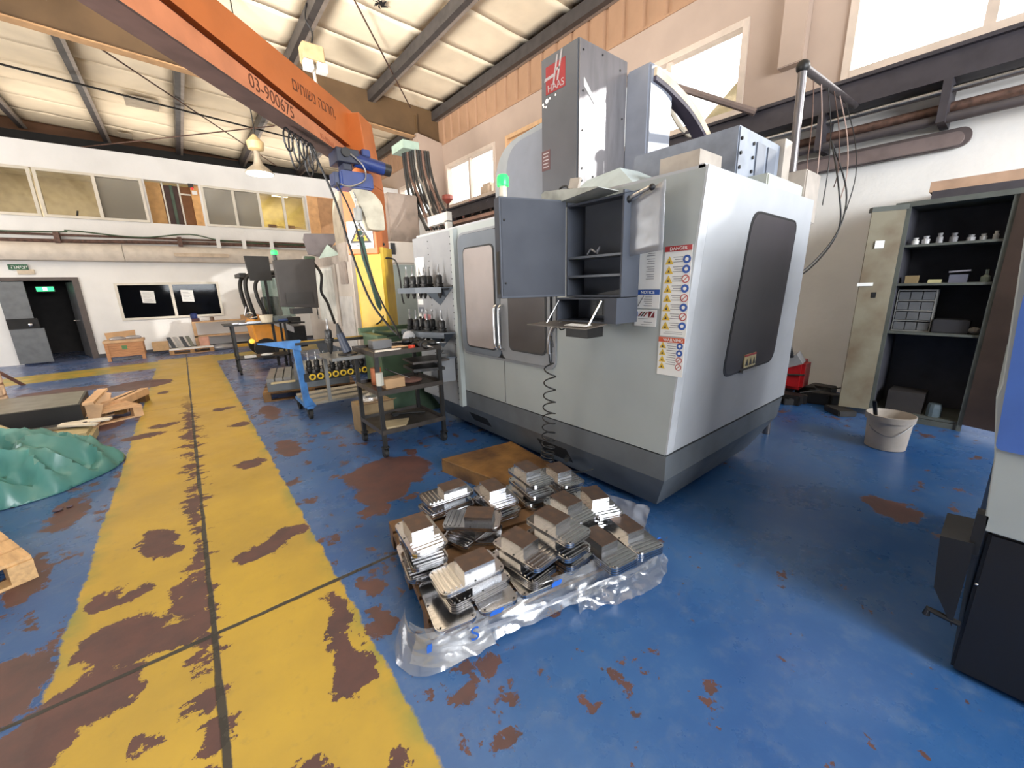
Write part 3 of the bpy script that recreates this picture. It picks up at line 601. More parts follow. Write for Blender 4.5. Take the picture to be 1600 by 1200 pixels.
MB().hexa([(FX+.001, ys(.52)-.007, .525), (FX+.085, ys(.52)-.007, .525), (FX+.085, ys(.52)+.01, .525), (FX+.001, ys(.52)+.01, .525)], [(FX+.001, ys(2.18)-.007, 2.19), (FX+.085, ys(2.18)-.007, 2.19), (FX+.085, ys(2.18)+.01, 2.19), (FX+.001, ys(2.18)+.01, 2.19)]).ob('corner_post', mat('corner_paint', (184, 187, 192), 0.38), mc)
MB().box(FX+.03, 4.25, 1.28, 4.5, .495, .53).ob('seam_gap', dark, mc)
MB().hexa([(FX, 1.24, .34), (4.2, 1.24, .34), (4.2, 4.5, .34), (FX, 4.5, .34)], [(FX, 1.24, .51), (4.28, 1.24, .51), (4.28, 4.5, .51), (FX, 4.5, .51)]).hexa([(FX+.13, 1.36, .07), (3.9, 1.36, .07), (3.9, 4.3, .07), (FX+.13, 4.3, .07)], [(FX, 1.24, .34), (4.2, 1.24, .34), (4.2, 4.5, .34), (FX, 4.5, .34)]).ob('base_skirt', haas_base, mc)
for x, y in ((2.55, 1.6), (3.6, 1.6), (2.55, 4.1), (3.6, 4.1)):
    MB().cyl((x, y, 0), (x, y, .08), .07, 12).ob('levelling_foot', blackm, mc)
def sk(z): return FX+(.34-z)/.27*.13-.003
for a, b, z0, z1 in ((3.62, 3.27, .16, .255), (2.5, 2.12, .14, .27)):
    pts = [(sk(z0), b, z0), (sk(z0), a-.03, z0), (sk(z1), a, z1), (sk(z1), b+.02, z1)]
    MB().prism(pts, (.02, 0, .0)).ob('fork_pocket', dark, mc)
# front door surround and doors (front faces -x; a viewer's right is -y)
UX, UY = (0, -1, 0), (0, 0, 1)
def front(name, m, y0, y1, z0, z1, r, x, dep, parent=mc, **k):   # outline on the plane X=x, extruded towards the viewer
    return plane_prism(name, m, [(u+(0), v) for u, v in rrect(y1-y0, z1-z0, r)], (x, (y0+y1)/2, (z0+z1)/2), UX, UY, dep, parent, **k)
front('door_surround', haas_mid, 2.22, 3.60, .93, 2.12, .09, FX, .012)
front('door_gap', dark, 2.26, 3.56, .955, 2.10, .08, FX-.010, .006)
dl = front('sliding_door', haas_dark, 2.905, 3.555, .96, 2.095, .07, FX-.014, .016)
dr = front('sliding_door', haas_mid, 2.265, 2.895, .96, 2.095, .07, FX-.014, .016)
M_W1 = mat('pale_reflection_glass', (168, 160, 158), 0.22, 0.35, var=0.1, scale=2)  # pale reflection painted into the left door glass
M_W2 = mat('dark_reflection_glass', (92, 88, 88), 0.15, 0.3, var=0.12, scale=2)  # darker reflection painted into the right door glass
front('window_gasket', black, 2.965, 3.475, 1.015, 1.975, .06, FX-.030, .004, dl); front('door_glass', M_W1, 2.98, 3.46, 1.03, 1.96, .05, FX-.034, .004, dl)
front('window_gasket', black, 2.30, 2.785, 1.045, 1.975, .06, FX-.030, .004, dr); front('door_glass', M_W2, 2.315, 2.77, 1.06, 1.96, .05, FX-.034, .004, dr)
for y, dd in ((2.935, dl), (2.865, dr)):
    MB().tube(arc_pts([(FX-.02, y, 1.44), (FX-.06, y, 1.43), (FX-.075, y, 1.38), (FX-.075, y, 1.1), (FX-.06, y, 1.05), (FX-.02, y, 1.04)], 5), .014, 10).ob('door_handle', chrome, dd, smooth=True)
front('door_seam', dark, 2.897, 2.903, .53, .93, .001, FX, .001)
# side window and its little warning plate
win = rpoly([(2.88, 2.03), (3.70, 2.02), (3.80, .93), (2.86, .93)], [.12, .09, .12, .1])
MB().prism([(x, ys(z)-.003, z) for x, z in win], (0, -.006, 0)).ob('side_window_gasket', black, mc)
win2 = rpoly([(2.895, 2.015), (3.685, 2.005), (3.785, .945), (2.875, .945)], [.12, .09, .12, .1])
MB().prism([(x, ys(z)-.009, z) for x, z in win2], (0, -.002, 0)).ob('side_window', mat('smoked_glass', (64, 60, 64), 0.3, var=0.15, scale=2), mc)
sw = box('warning_plate', mat('pale_yellow', (216, 200, 150), 0.5), 3.17, 3.38, ys(1.0)-.02, ys(1.0)-.012, .96, 1.06, mc)
for k in range(3):
    MB().prism([(3.19+.065*k, ys(1.0)-.022, .975), (3.24+.065*k, ys(1.0)-.022, .975), (3.215+.065*k, ys(1.0)-.022, 1.03)], (0, -.001, 0)).ob('warning_triangle', black, sw)
box('warning_plate_header', red_m, 3.17, 3.38, ys(1.0)-.0215, ys(1.0)-.020, 1.045, 1.06, mc); box('window_latch', steel, 3.15, 3.42, ys(.93)-.03, ys(.93)-.01, .925, .945, mc)
# top cover strips
MB().box(FX, 3.95, 1.14, 1.17, 2.18, 2.20).box(FX, FX+.03, 1.14, 4.5, 2.18, 2.195).ob('top_rim', haas_side, mc)
MB().prism([(2.45, 2.35, 2.19), (2.45, 1.72, 2.19), (3.1, 1.72, 2.19), (3.1, 2.35, 2.19)], (0, 0, .01)).ob('roof_sheet', haas_light, mc)
b = MB(); lo = [(2.5, 2.5, 2.2), (2.5, 1.70, 2.2), (3.2, 1.60, 2.2), (3.2, 2.5, 2.2)]; hi = [(2.72, 2.35, 2.42), (2.74, 2.05, 2.45), (2.95, 2.03, 2.45), (2.95, 2.35, 2.43)]
b.hexa(lo, hi).ob('sloped_roof_cover', mat('pale_blue_cover', (176, 190, 194), 0.4), mc)
# spindle column with logo
cx0, cx1, cy0, cy1, cz0, cz1 = 2.9, 3.56, 2.62, 3.08, 2.19, 3.585
MB().box(cx0, cx1, cy0, cy1, cz0, cz1, .012).ob('spindle_column', mat('column_front_paint', (84, 87, 93), 0.35, 0.25, var=0.08, scale=3), mc)
MB().box(cx0+.01, cx1-.005, cy0-.006, cy0, cz0+.02, cz1-.01).ob('column_side_sheet', mat('brushed_column_sheet', (132, 130, 134), 0.36, 0.6, var=0.12, scale=3, stretch=(6, 6, 1)), mc)
b = MB()
for x, z in [(2.95, 3.5), (2.95, 3.2), (2.95, 2.9), (2.95, 2.6), (2.95, 2.5), (3.2, 3.53), (3.45, 3.48), (3.5, 3.1), (3.3, 2.55), (3.48, 2.6), (3.1, 2.55)]: b.cyl((x, cy0-.011, z), (x, cy0-.006, z), .009, 8)
b.ob('sheet_screws', blackm, mc)
MB().prism([(2.96, cy0-.008, 3.24), (3.1, cy0-.008, 3.13), (3.1, cy0-.008, 3.17), (2.96, cy0-.008, 3.3)], (0, -.004, 0)).ob('torn_tape', paper, mc)
MB().box(3.56, 3.95, 2.37, 2.63, 2.25, 3.5, .02).ob('rear_conduit_box', mat('conduit_box_paint', (128, 133, 145), 0.35, 0.2, var=0.06), mc)
lg = box('logo_panel', red_logo, cx0-.003, cx0, 2.77, 3.01, 3.28, 3.50, mc)
def lgp(pts, m, nm): return plane_prism(nm, m, pts, (cx0-.0032, 3.01, 3.28), UX, UY, .001, lg)
lgp([(.085, .055), (.105, .055), (.155, .27), (.135, .27)], grey_logo, 'logo_bar'); lgp([(.135, .075), (.155, .075), (.21, .29), (.19, .29)], grey_logo, 'logo_bar'); lgp([(-.02, .11), (.10, .115), (.105, .14), (-.01, .135)], grey_logo, 'logo_bar'); lgp([(.12, .15), (.17, .155), (.172, .175), (.125, .17)], grey_logo, 'logo_bar')
text_ob('logo_lettering', 'HAAS', grey_logo, (cx0-.0035, 2.985, 3.295), (0, -1, 0.0), (0, .12, 1), .082, lg)
wp = box('warning_plate', mat('maroon_plate', (84, 56, 58), 0.5), cx0-.003, cx0, 2.96, 3.07, 2.66, 2.83, mc)
for k in range(5): box('print_line', grey_logo, cx0-.004, cx0-.003, 2.975+.01*(k % 2), 3.05, 2.685+.029*k, 2.695+.029*k, wp)
for k, (y, z, r_) in enumerate([(3.05, 3.22, .012), (3.0, 3.235, .02), (2.96, 3.245, .010), (2.89, 3.25, .009), (3.01, 3.19, .009), (3.04, 3.20, .007)]):
    MB().ball((cx0-.001, y, z), r_, (.1, 1, 1), 8, 6).ob('bare_chip', paper, mc)
# tool changer dome beside the column
prof = rpoly([(4.02, 2.2), (4.02, 3.10), (3.10, 3.17), (3.10, 2.2)], [.01, .42, .01, .01], 8)
MB().prism([(3.05, y, z) for y, z in prof], (.55, 0, 0)).ob('tool_changer_cover', mat('changer_paint', (128, 134, 138), 0.4, var=0.05), mc)
prof = rpoly([(3.66, 2.2), (3.66, 3.02), (3.09, 3.05), (3.09, 2.2)], [.01, .28, .01, .01], 8)
MB().prism([(2.93, y, z) for y, z in prof], (.12, 0, 0)).ob('tool_changer_lid', mat('changer_lid_paint', (108, 114, 124), 0.38, var=0.05), mc)
# cable chain curving down behind
pts = arc_pts([(3.62, 2.4, 3.46), (3.9, 2.4, 3.42), (4.25, 2.36, 3.28), (4.55, 2.32, 3.05), (4.78, 2.3, 2.75)], 5)
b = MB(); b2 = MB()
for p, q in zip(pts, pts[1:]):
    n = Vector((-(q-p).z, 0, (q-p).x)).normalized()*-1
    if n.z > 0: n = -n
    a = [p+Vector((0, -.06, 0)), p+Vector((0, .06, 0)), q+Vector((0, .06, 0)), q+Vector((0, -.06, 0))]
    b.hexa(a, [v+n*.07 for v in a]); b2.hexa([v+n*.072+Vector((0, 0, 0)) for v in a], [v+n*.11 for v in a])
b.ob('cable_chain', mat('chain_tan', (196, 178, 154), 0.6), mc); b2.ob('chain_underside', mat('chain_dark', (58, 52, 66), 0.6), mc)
MB().box(4.6, 4.95, 2.15, 2.4, 2.5, 2.78).ob('chain_anchor_box', haas_light, mc)
# electrical boxes at the rear
MB().box(3.12, 3.85, 1.36, 2.2, 2.2, 2.62, .01).ob('terminal_cabinet', mat('terminal_paint', (122, 130, 144), 0.45, var=0.12, scale=9), mc)
for k in range(2): box('vent_grille', mat('vent_grey', (104, 110, 122), 0.5), 3.40+.2*k, 3.55+.2*k, 1.350, 1.36, 2.27, 2.56, mc)
b = MB()
for k in range(4):
    for x in (3.15, 3.35): b.cyl((x, 1.35, 2.27+.09*k), (x, 1.36, 2.27+.09*k), .012, 8)
b.ob('punched_holes', dark, mc)
MB().box(3.85, 4.0, 1.33, 1.5, 2.2, 2.66).ob('cabinet_edge', mat('ivory_paint', (172, 163, 154), 0.5), mc)
MB().box(3.3, 4.28, 1.22, 2.1, 2.0, 2.32, .01).ob('lower_cabinet', mat('ivory_cabinet', (180, 184, 178), 0.45, var=0.08), mc)
MB().box(4.0, 4.34, 1.2, 1.4, 2.05, 2.44, .01).ob('switch_box', MATS['ivory_paint'], mc)
MB().box(2.72, 3.02, 1.42, 1.7, 2.19, 2.42).ob('junction_box', MATS['ivory_paint'], mc)
# ---------- control cabinet with open side
pc = thing('control_cabinet', 'blue grey control cabinet with open shelves on the front of the nearest machine', 'cabinet', (2.15, 1.75, 1.5))
x0, x1, y0, y1, z0, z1 = 2.06, 2.238, 1.50, 1.95, 1.52, 2.12
b = MB(); b.box(x1-.008, x1, y0, y1, z0, z1); b.box(x0, x1-.008, y0, y0+.012, z0, z1); b.box(x0, x1-.008, y1-.012, y1, z0, z1); b.box(x0, x1-.008, y0+.012, y1-.012, z0, z0+.012)
b.ob('cabinet_body', pend_m, pc)
MB().hexa([(x0, y0+.012, z1-.03), (x1-.008, y0+.012, z1-.01), (x1-.008, y1-.012, z1-.01), (x0, y1-.012, z1-.03)], [(x0-.01, y0-.005, z1-.02), (x1, y0-.005, z1+.02), (x1, y1, z1+.02), (x0-.01, y1, z1-.02)]).ob('cabinet_top', pend_m, pc)
for z in (1.645, 1.765): box('shelf', mat('shelf_edge_paint', (92, 98, 108), 0.4), x0+.005, x1-.01, y0+.014, y1-.014, z, z+.014, pc)
tag(MB().tube(arc_pts([(2.12, 1.82, 1.79), (2.12, 1.79, 1.82), (2.12, 1.75, 1.80), (2.12, 1.72, 1.83), (2.12, 1.74, 1.79)], 4), .006, 6).ob('clear_safety_glasses', M_BAG), 'clear safety glasses folded on the upper shelf of the control cabinet', 'glasses')
tag(MB().prism([(2.1, 1.53, 1.533), (2.1, 1.72, 1.533), (2.1, 1.68, 1.545), (2.1, 1.54, 1.565)], (.06, 0, 0)).ob('black_tool_case', black), 'flat black tool case on the bottom shelf of the control cabinet', 'case')
# ---------- operator panel turned away from the camera
op = thing('operator_panel', 'blue grey operator panel seen from behind with a green signal lamp', 'control panel', (1.83, 2.02, 1.53))
h = Vector((2.055, 1.952)); f = Vector((1.60, 2.08)); dv = (f-h).normalized(); nn = Vector((-dv.y, dv.x)); nn = nn if nn.y > 0 else -nn
q = [h, f, f+nn*.085, h+nn*.085]
MB().prism([(v.x, v.y, 1.525) for v in q], (0, 0, .61)).ob('housing', pend_m, op, bevel=.004)
e = [h+dv*.01-nn*.004, f-dv*.012-nn*.004, f-dv*.012, h+dv*.01]
MB().prism([(v.x, v.y, 1.54) for v in e], (0, 0, .585)).ob('rear_cover', mat('rear_cover_paint', (52, 56, 66), 0.72, var=0.04), op)
s = [f+dv*.002+nn*.018, f+dv*.002+nn*.062, f-dv*.004+nn*.062, f-dv*.004+nn*.018]
MB().prism([(v.x, v.y, 1.555) for v in s], (0, 0, .26)).ob('edge_grille', black, op)
for z in (1.62, 2.0): MB().ball((*(f-dv*.03-nn*.005), z), .007, (1, 1, 1), 8, 6).ob('screw', blackm, op)
L0 = f-dv*.05+nn*.045
MB().cyl((*L0, 2.135), (*L0, 2.205), .024, 14).ob('lamp_stem', frame_al, op, smooth=True)
MB().lathe((*L0, 2.2), [(.034, 0), (.036, .01), (.036, .05), (.028, .065)], 18).ob('green_lamp', green_l, op, smooth=True)
# ---------- fold-down tray box
tb = thing('keyboard_tray', 'grey tray box with folded-down lid under the control cabinet', 'tray', (2.15, 1.75, 1.35))
b = MB(); X0, X1, Y0, Y1, Z0_, Z1_ = 2.02, 2.238, 1.50, 2.0, 1.36, 1.515
b.box(X1-.008, X1, Y0, Y1, Z0_, Z1_); b.box(X0, X1-.008, Y1-.01, Y1, Z0_, Z1_); b.box(X0, X1-.008, Y0+.09, Y1-.01, Z1_-.01, Z1_); b.box(X0, X1-.008, Y0, Y0+.09, Z0_, Z1_)
b.box(X0, X1-.008, Y0+.09, Y1-.01, Z0_, Z0_+.008); b.ob('tray_shell', pend_m, tb)
kb = MB().box(X1-.03, X1-.009, Y0+.12, Y1-.14, Z0_+.03, Z1_-.02).ob('keyboard', mat('key_panel', (70, 72, 74), 0.5), tb)
b = MB()
for i in range(4):
    for j in range(4): b.box(X1-.034, X1-.03, Y0+.15+.05*i, Y0+.185+.05*i, Z0_+.035+.024*j, Z0_+.052+.024*j)
b.ob('keys', mat('keys', (92, 92, 90), 0.5), kb)
MB().hexa([(1.83, 1.57, 1.338), (2.03, 1.57, 1.352), (2.03, 2.02, 1.352), (1.83, 2.10, 1.338)], [(1.83, 1.57, 1.345), (2.03, 1.57, 1.36), (2.03, 2.02, 1.36), (1.83, 2.10, 1.345)]).ob('lid', mat('dark_worn_lid', (104, 96, 88), 0.35, 0.3, var=0.2), tb)
for y in (1.62, 1.99): MB().cyl((2.03, y, 1.50), (1.93, y+.02, 1.35), .006, 8).ob('lid_stay', chrome, tb)
MB().box(1.9, 2.05, 1.62, 1.80, 1.275, 1.335).ob('under_box', blackm, tb)
tag(MB().prism([(1.88, 1.63, 1.347), (1.88, 1.80, 1.347), (1.95, 1.80, 1.352), (1.95, 1.63, 1.352)], (0, 0, .004)).ob('paper_slip', paper), 'small white paper slip lying on the folded-down tray lid', 'paper')
# cloudy bag hung at the cabinet corner
t = thing('hanging_plastic_folder', 'cloudy plastic folder clipped to the right edge of the control cabinet', 'folder', (2.15, 1.4, 1.95))
b = MB(); n = 8; g = []
for i in range(n+1):
    for j in range(n+1):
        u, v = i/n, j/n
        y = (1.53+(1.29-1.53)*u)*(1)+.015*(1-v)*(.5-u); z = (2.05+(2.14-2.05)*u)*v+(1.755+(1.775-1.755)*u)*(1-v)
        g.append(b.bm.verts.new((2.13+.010*noise.noise(Vector((u*5, v*6, 3))), y, z)))
for i in range(n):
    for j in range(n):
        a = i*(n+1)+j; b.bm.faces.new((g[a], g[a+1], g[a+n+2], g[a+n+1]))
o = b.ob('sleeve', M_BAG, t, smooth=True); sm = o.modifiers.new('t', 'SOLIDIFY'); sm.thickness = .004
MB().cyl((2.10, 1.50, 2.075), (2.11, 1.36, 2.115), .012, 8).ob('clip_bar', steel, t); MB().ball((2.1, 1.5, 2.07), .02).ob('clip', black, t); MB().ball((2.11, 1.36, 2.11), .018).ob('clip', black, t)
# tray on the cabinet top
t = thing('sheet_metal_tray', 'pale grey sheet metal tray lying on top of the control cabinet', 'tray', (2.15, 1.95, 2.14))
MB().prism([(2.02, 2.14, 2.135), (2.02, 1.98, 2.125), (2.02, 1.66, 2.155), (2.02, 1.66, 2.16), (2.02, 1.98, 2.20), (2.02, 2.12, 2.215), (2.02, 2.15, 2.2)], (.2, 0, 0)).ob('tray_body', mat('pale_worn_grey', (166, 168, 164), 0.45, var=0.2, scale=10), t)
MB().prism([(2.06, 1.94, 2.205), (2.06, 1.86, 2.19), (2.06, 1.84, 2.25), (2.06, 1.92, 2.26)], (.02, 0, 0)).ob('bracket', MATS['ivory_paint'], t)
MB().tube(arc_pts([(2.1, 2.06, 2.2), (2.1, 2.05, 2.23), (2.1, 2.0, 2.235), (2.1, 1.97, 2.21)], 4), .007, 6).ob('wire_loop', black, t)
# ---------- warning placards on the machine front
def placard(name, y0, y1, z0, z1, lab, hdr, hcol, rows):
    p = box(name, paper, FX-.004, FX-.0005, y0, y1, z0, z1, mc, label=lab)
    w = y1-y0; X = FX-.0045
    if hdr:
        hb = box('header_band', hcol, X-.0006, X, y0, y1, z1-.03, z1, p); 
        text_ob('header_lettering', hdr, paper, (X-.0008, y1-.03, z1-.024), UX, UY, .026, mc)
    b = MB()
    for zt in rows:
        for k in range(3): b.box(X-.0005, X, y0+w*.3, y0+w*(.66-.05*(k % 2)), zt+.010+k*.013, zt+.014+k*.013)
    b.ob('print_lines', mat('ink_grey', (150, 150, 152), 0.7), p)
    return p, X
yel_m = mat('sign_yellow', (214, 176, 50), 0.5); blu_m = mat('sign_blue', (36, 84, 168), 0.5); redr = mat('sign_red', (176, 60, 56), 0.5)
def picto(p, X, yl, yr, z, kind, s=.026):
    t = MB().prism([(X-.001, yl-s, z), (X-.001, yl+s, z), (X-.001, yl, z+s*1.75)], (.001, 0, 0)).ob('warning_triangle', yel_m, p)
    t = MB().prism([(X-.0015, yl-s*.25, z+s*.25), (X-.0015, yl+s*.35, z+s*.3), (X-.0015, yl, z+s*.95)], (.0005, 0, 0)).ob('warning_symbol', black, p)
    c = (X, yr, z+s*.9)
    def disc(r, m_, nm, dx): return MB().prism([(X-dx, yr+r*math.cos(a*math.pi/8), c[2]+r*math.sin(a*math.pi/8)) for a in range(16)], (.0006, 0, 0)).ob(nm, m_, p)
    if kind == 'b': disc(s*.9, blu_m, 'mandatory_disc', .001); disc(s*.4, paper, 'disc_symbol', .0018)
    else:
        disc(s*.9, redr, 'prohibition_disc', .001); disc(s*.68, paper, 'disc_field', .0016)
        MB().prism([(X-.0022, yr-s*.6, c[2]+s*.45), (X-.0022, yr-s*.5, c[2]+s*.6), (X-.0022, yr+s*.6, c[2]-s*.45), (X-.0022, yr+s*.5, c[2]-s*.6)], (.0005, 0, 0)).ob('prohibition_bar', redr, p)
rows = [1.70-.0535*k for k in range(8)]
p, X = placard('danger_placard', 1.168, 1.332, 1.285, 1.80, 'tall danger placard with red header', 'DANGER', red_m, rows)
for k, z in enumerate(rows): picto(p, X, 1.300, 1.195, z, 'bbrbrbrb'[k])
MB().box(X-.0005, X, 1.19, 1.31, 1.30, 1.303).box(X-.0005, X, 1.19, 1.30, 1.31, 1.313).ob('footer_lines', MATS['ink_grey'], p)
rows2 = [1.21-.042*k+.02 for k in range(4)]
p, X = placard('warning_placard', 1.172, 1.338, 1.045, 1.278, 'short warning placard with orange header', 'WARNING', mat('sign_orange', (208, 88, 48), 0.5), rows2)
for k, z in enumerate(rows2): picto(p, X, 1.308, 1.2, z-.02, 'bbrr'[k], .022)
p, X = placard('instruction_placard', 1.350, 1.500, 1.56, 1.79, 'plain white instruction placard', None, None, [1.745-.045*k for k in range(4)])
p, X = placard('notice_placard', 1.350, 1.510, 1.445, 1.558, 'notice placard with blue header', 'NOTICE', blu_m, [1.45, 1.49])
b = MB(); b.prism([(X-.001, 1.50, 1.46), (X-.001, 1.495, 1.455), (X-.001, 1.455, 1.52), (X-.001, 1.46, 1.525)], (.0005, 0, 0)); b.ob('diagram_arm', MATS['ink_grey'], p)
p = box('origin_sticker', paper, FX-.004, FX-.0005, 1.365, 1.518, 1.335, 1.438, mc, label='white sticker with two striped flag emblems')
box('flag_blue', blu_m, X-.001, X, 1.495, 1.51, 1.395, 1.425, p)
for k in range(3): plane_prism('flag_stripe', red_logo if k != 1 else black, [(0+.018*k, 0), (.009+.018*k, 0), (.034+.018*k, .03), (.025+.018*k, .03)], (X, 1.492, 1.395), UX, UY, .001, p)
box('flag_red', red_logo, X-.001, X, 1.378, 1.418, 1.39, 1.428, p)
plane_prism('flag_mark', paper, [(.0, .0), (.008, .0), (.03, .035), (.022, .035)], (X-.001, 1.412, 1.392), UX, UY, .001, p)
b = MB(); b.box(X-.0005, X, 1.42, 1.49, 1.38, 1.383).box(X-.0005, X, 1.39, 1.45, 1.36, 1.363).box(X-.0005, X, 1.38, 1.47, 1.345, 1.348).ob('print_lines', MATS['ink_grey'], p)
# ---------- riveted end panel with tool racks
ep = MB().box(2.195, 2.238, 3.66, 4.515, .34, 2.16).ob('riveted_end_panel', mat('panel_grey', (140, 142, 146), 0.4, var=0.05), mc)
MB().box(2.185, 2.238, 3.60, 3.657, .34, 2.165).ob('edge_trim', haas_light, mc)
b = MB()
for k in range(26):
    for y in (3.68, 4.15): b.ball((2.194, y, .4+.068*k), .006, (1, 1, 1), 6, 4)
b.ob('rivets', blackm, ep)
for k, (z, c) in enumerate([(1.42, paper), (1.33, MATS['vent_grey']), (1.25, paper), (1.22, MATS['vent_grey']), (0.95, paper)]): box('sticker', c, 2.192, 2.195, 4.36, 4.49, z, z+.06, ep)
box('pink_sticker', mat('pink_label', (206, 140, 146), 0.6), 2.190, 2.193, 4.2, 4.36, 1.24, 1.31, ep)
t = box('hanging_sheet', paper, 2.19, 2.193, 4.26, 4.47, 1.52, 1.95, ep)
def holder_proto():
    t = thing('tool_holder', 'x', 'tool holder', (0, 0, 0))
    MB().lathe((0, 0, 0), [(.012, -.115), (.014, -.1), (.02, -.09), (.034, 0), (.045, .001), (.045, .012), (.036, .014), (.036, .024), (.045, .026), (.045, .038), (.03, .04)], 14).ob('taper', blackm, t, local=True, smooth=True)
    MB().lathe((0, 0, .04), [(.03, 0), (.034, .02), (.034, .07), (.022, .085)], 14).ob('collet_nut', black, t, local=True, smooth=True)
    MB().lathe((0, 0, .12), [(.011, 0), (.011, .05), (.007, .055), (.007, .11)], 8).ob('cutter', steel, t, local=True, smooth=True)
    return t
HP = holder_proto(); first = True
for r_, (z, nm) in enumerate([(1.60, 'upper'), (1.135, 'lower')]):
    tr = thing('tool_rack', '%s grey tool rack on the end panel of the nearest machine' % nm, 'rack', (2.08, 4.05, z), group='tool racks')
    b = MB(); b.prism([(2.19, 3.66, z), (2.06, 3.68, z), (1.93, 4.0, z), (1.93, 4.45, z), (2.19, 4.45, z)], (0, 0, .012)); b.prism([(2.06, 3.68, z), (1.93, 4.0, z), (1.935, 4.0, z), (2.065, 3.685, z)], (0, 0, -.045)); b.box(1.93, 1.935, 4.0, 4.45, z-.045, z); b.ob('rack_shelf', haas_dark, tr)
    MB().prism([(2.19, 3.68, z), (1.98, 3.95, z), (2.19, 3.95, z-.18)], (0, .005, 0)).ob('rack_bracket', haas_dark, tr)
    for k, (x, y) in enumerate([(2.11, 3.80), (2.03, 3.98), (2.13, 4.05), (2.00, 4.18), (2.12, 4.26), (2.01, 4.36)]):
        lab = 'black tool holder in the %s rack, %s' % (nm, ['at the right end', 'second from the right, in front', 'third from the right, behind', 'in the middle of the front', 'behind, near the left end', 'at the left end'][k])
        if first: o = HP; o.location = (x, y, z+.012); o['label'] = lab; o['group'] = 'tool holders in the racks'; WM[o] = Matrix.Translation(o.location); first = False
        else: copy_thing(HP, (x, y, z+.012), rz=k, label=lab)
t = thing('steel_bin', 'small grey bin hanging below the tool racks behind the black cart', 'bin', (2.1, 3.8, .55))
MB().prism([(2.18, 3.70, .62), (2.02, 3.72, .62), (2.02, 3.95, .62), (2.18, 3.97, .62)], (0, 0, .25)).ob('bin_body', haas_mid, t)
MB().prism([(2.19, 3.69, .87), (2.01, 3.71, .87), (2.01, 3.96, .87), (2.19, 3.98, .87)], (0, 0, .015)).ob('bin_rim', haas_dark, t)
MB().box(2.05, 2.15, 3.75, 3.78, .88, .92).cyl((2.03, 3.8, .9), (2.15, 3.9, .93), .012, 8).ob('bin_contents', steel, t)
# ---------- air gun with coiled hose
t = thing('air_gun', 'grey air gun hanging at the tray lid with a black coiled hose', 'air gun', (2.0, 1.98, 1.2))
MB().tube(arc_pts([(1.96, 1.90, 1.345), (1.96, 1.96, 1.33), (1.96, 2.0, 1.28), (1.96, 2.02, 1.20), (1.97, 2.03, 1.13)], 4), .016, 10).ob('gun_body', steel, t, smooth=True)
MB().tube([(1.955, 2.00, 1.27), (1.955, 1.97, 1.18)], .006, 6).ob('trigger', black, t)
MB().tube(arc_pts([(1.95, 1.93, 1.34), (1.94, 1.88, 1.31), (1.96, 1.84, 1.33), (1.95, 1.80, 1.31)], 4), .005, 6).ob('tie', black, t)
pts = [(1.97, 2.03, 1.13), (1.98, 2.03, 1.06)]; nT = 11
for k in range(nT*14+1):
    a = k/14*2*math.pi; u = k/(nT*14); r_ = .045+.012*math.sin(u*2)
    z = 1.04-.80*(1-(1-u)**1.55)
    pts.append((2.02+.06*u+r_*.8*math.cos(a), 2.07+.10*u+r_*math.sin(a), z))
pts += [(2.1, 2.1, .22), (2.14, 2.0, .17), (2.2, 1.9, .18), (2.27, 1.85, .2)]
MB().tube(pts, .0055, 6).ob('coiled_hose', black, t, smooth=True)
t = thing('drain_hose', 'short black hose end sticking out of the machine base behind the plates', 'hose', (2.3, 2.1, .15))
MB().tube([(2.30, 2.12, .18), (2.22, 2.08, .24), (2.18, 2.05, .25)], .014, 8).ob('hose', black, t)
MB().cyl((2.2, 2.06, .246), (2.16, 2.03, .252), .02, 8).ob('hose_nozzle', blackm, t)
# ================================================================== crane
cr = thing('jib_crane', 'orange jib crane on a yellow pillar between the two milling machines', 'crane', (2.15, 5.75, 0))
def octo(cx, cy, h, c): return [(cx-h+c, cy-h), (cx+h-c, cy-h), (cx+h, cy-h+c), (cx+h, cy+h-c), (cx+h-c, cy+h), (cx-h+c, cy+h), (cx-h, cy+h-c), (cx-h, cy-h+c)]
PCX, PCY = 2.10, 5.65
JD0 = Vector((-.668, -.744)).normalized(); JN0 = Vector((.744, -.668))
def rsq(cx, cy, a, b_, c=0.0):   # square turned with the jib; a along the jib, b_ across, c chamfer
    o = []
    for s1, s2 in ((1, 1), (-1, 1), (-1, -1), (1, -1)):
        if c:
            pa = [(s1*a, s2*(b_-c)), (s1*(a-c), s2*b_)]
            if s1*s2 < 0: pa = pa[::-1]
            o += pa
        else: o.append((s1*a, s2*b_))
    return [(cx+JD0.x*u+JN0.x*v, cy+JD0.y*u+JN0.y*v) for u, v in o]
MB().prism([(x, y, 0) for x, y in rsq(PCX+.05, PCY, .20, .20, .03)], (0, 0, 2.15)).ob('pillar', yellow, cr)
lo = rsq(PCX, PCY, .22, .20); mi = rsq(PCX, PCY, .23, .20); hi = rsq(PCX-.02, PCY-.02, .20, .14)
MB().hexa([(x, y, 2.06) for x, y in lo], [(x, y, 2.9) for x, y in mi]).ob('rotating_sleeve', orange, cr, bevel=.012)
MB().hexa([(x, y, 2.9) for x, y in mi], [(x, y, 3.70) for x, y in hi]).ob('crane_head', orange, cr, bevel=.01)
JA = Vector((1.875, 5.409, 0)); JD = Vector((-.668, -.744, 0)).normalized(); JN = Vector((.744, -.668, 0)).normalized(); JN = JN if JN.y < 0 else -JN
def jp(t, z, off=0): v = JA+JD*t-JN*off; return (v.x, v.y, z)
LT = 5.2
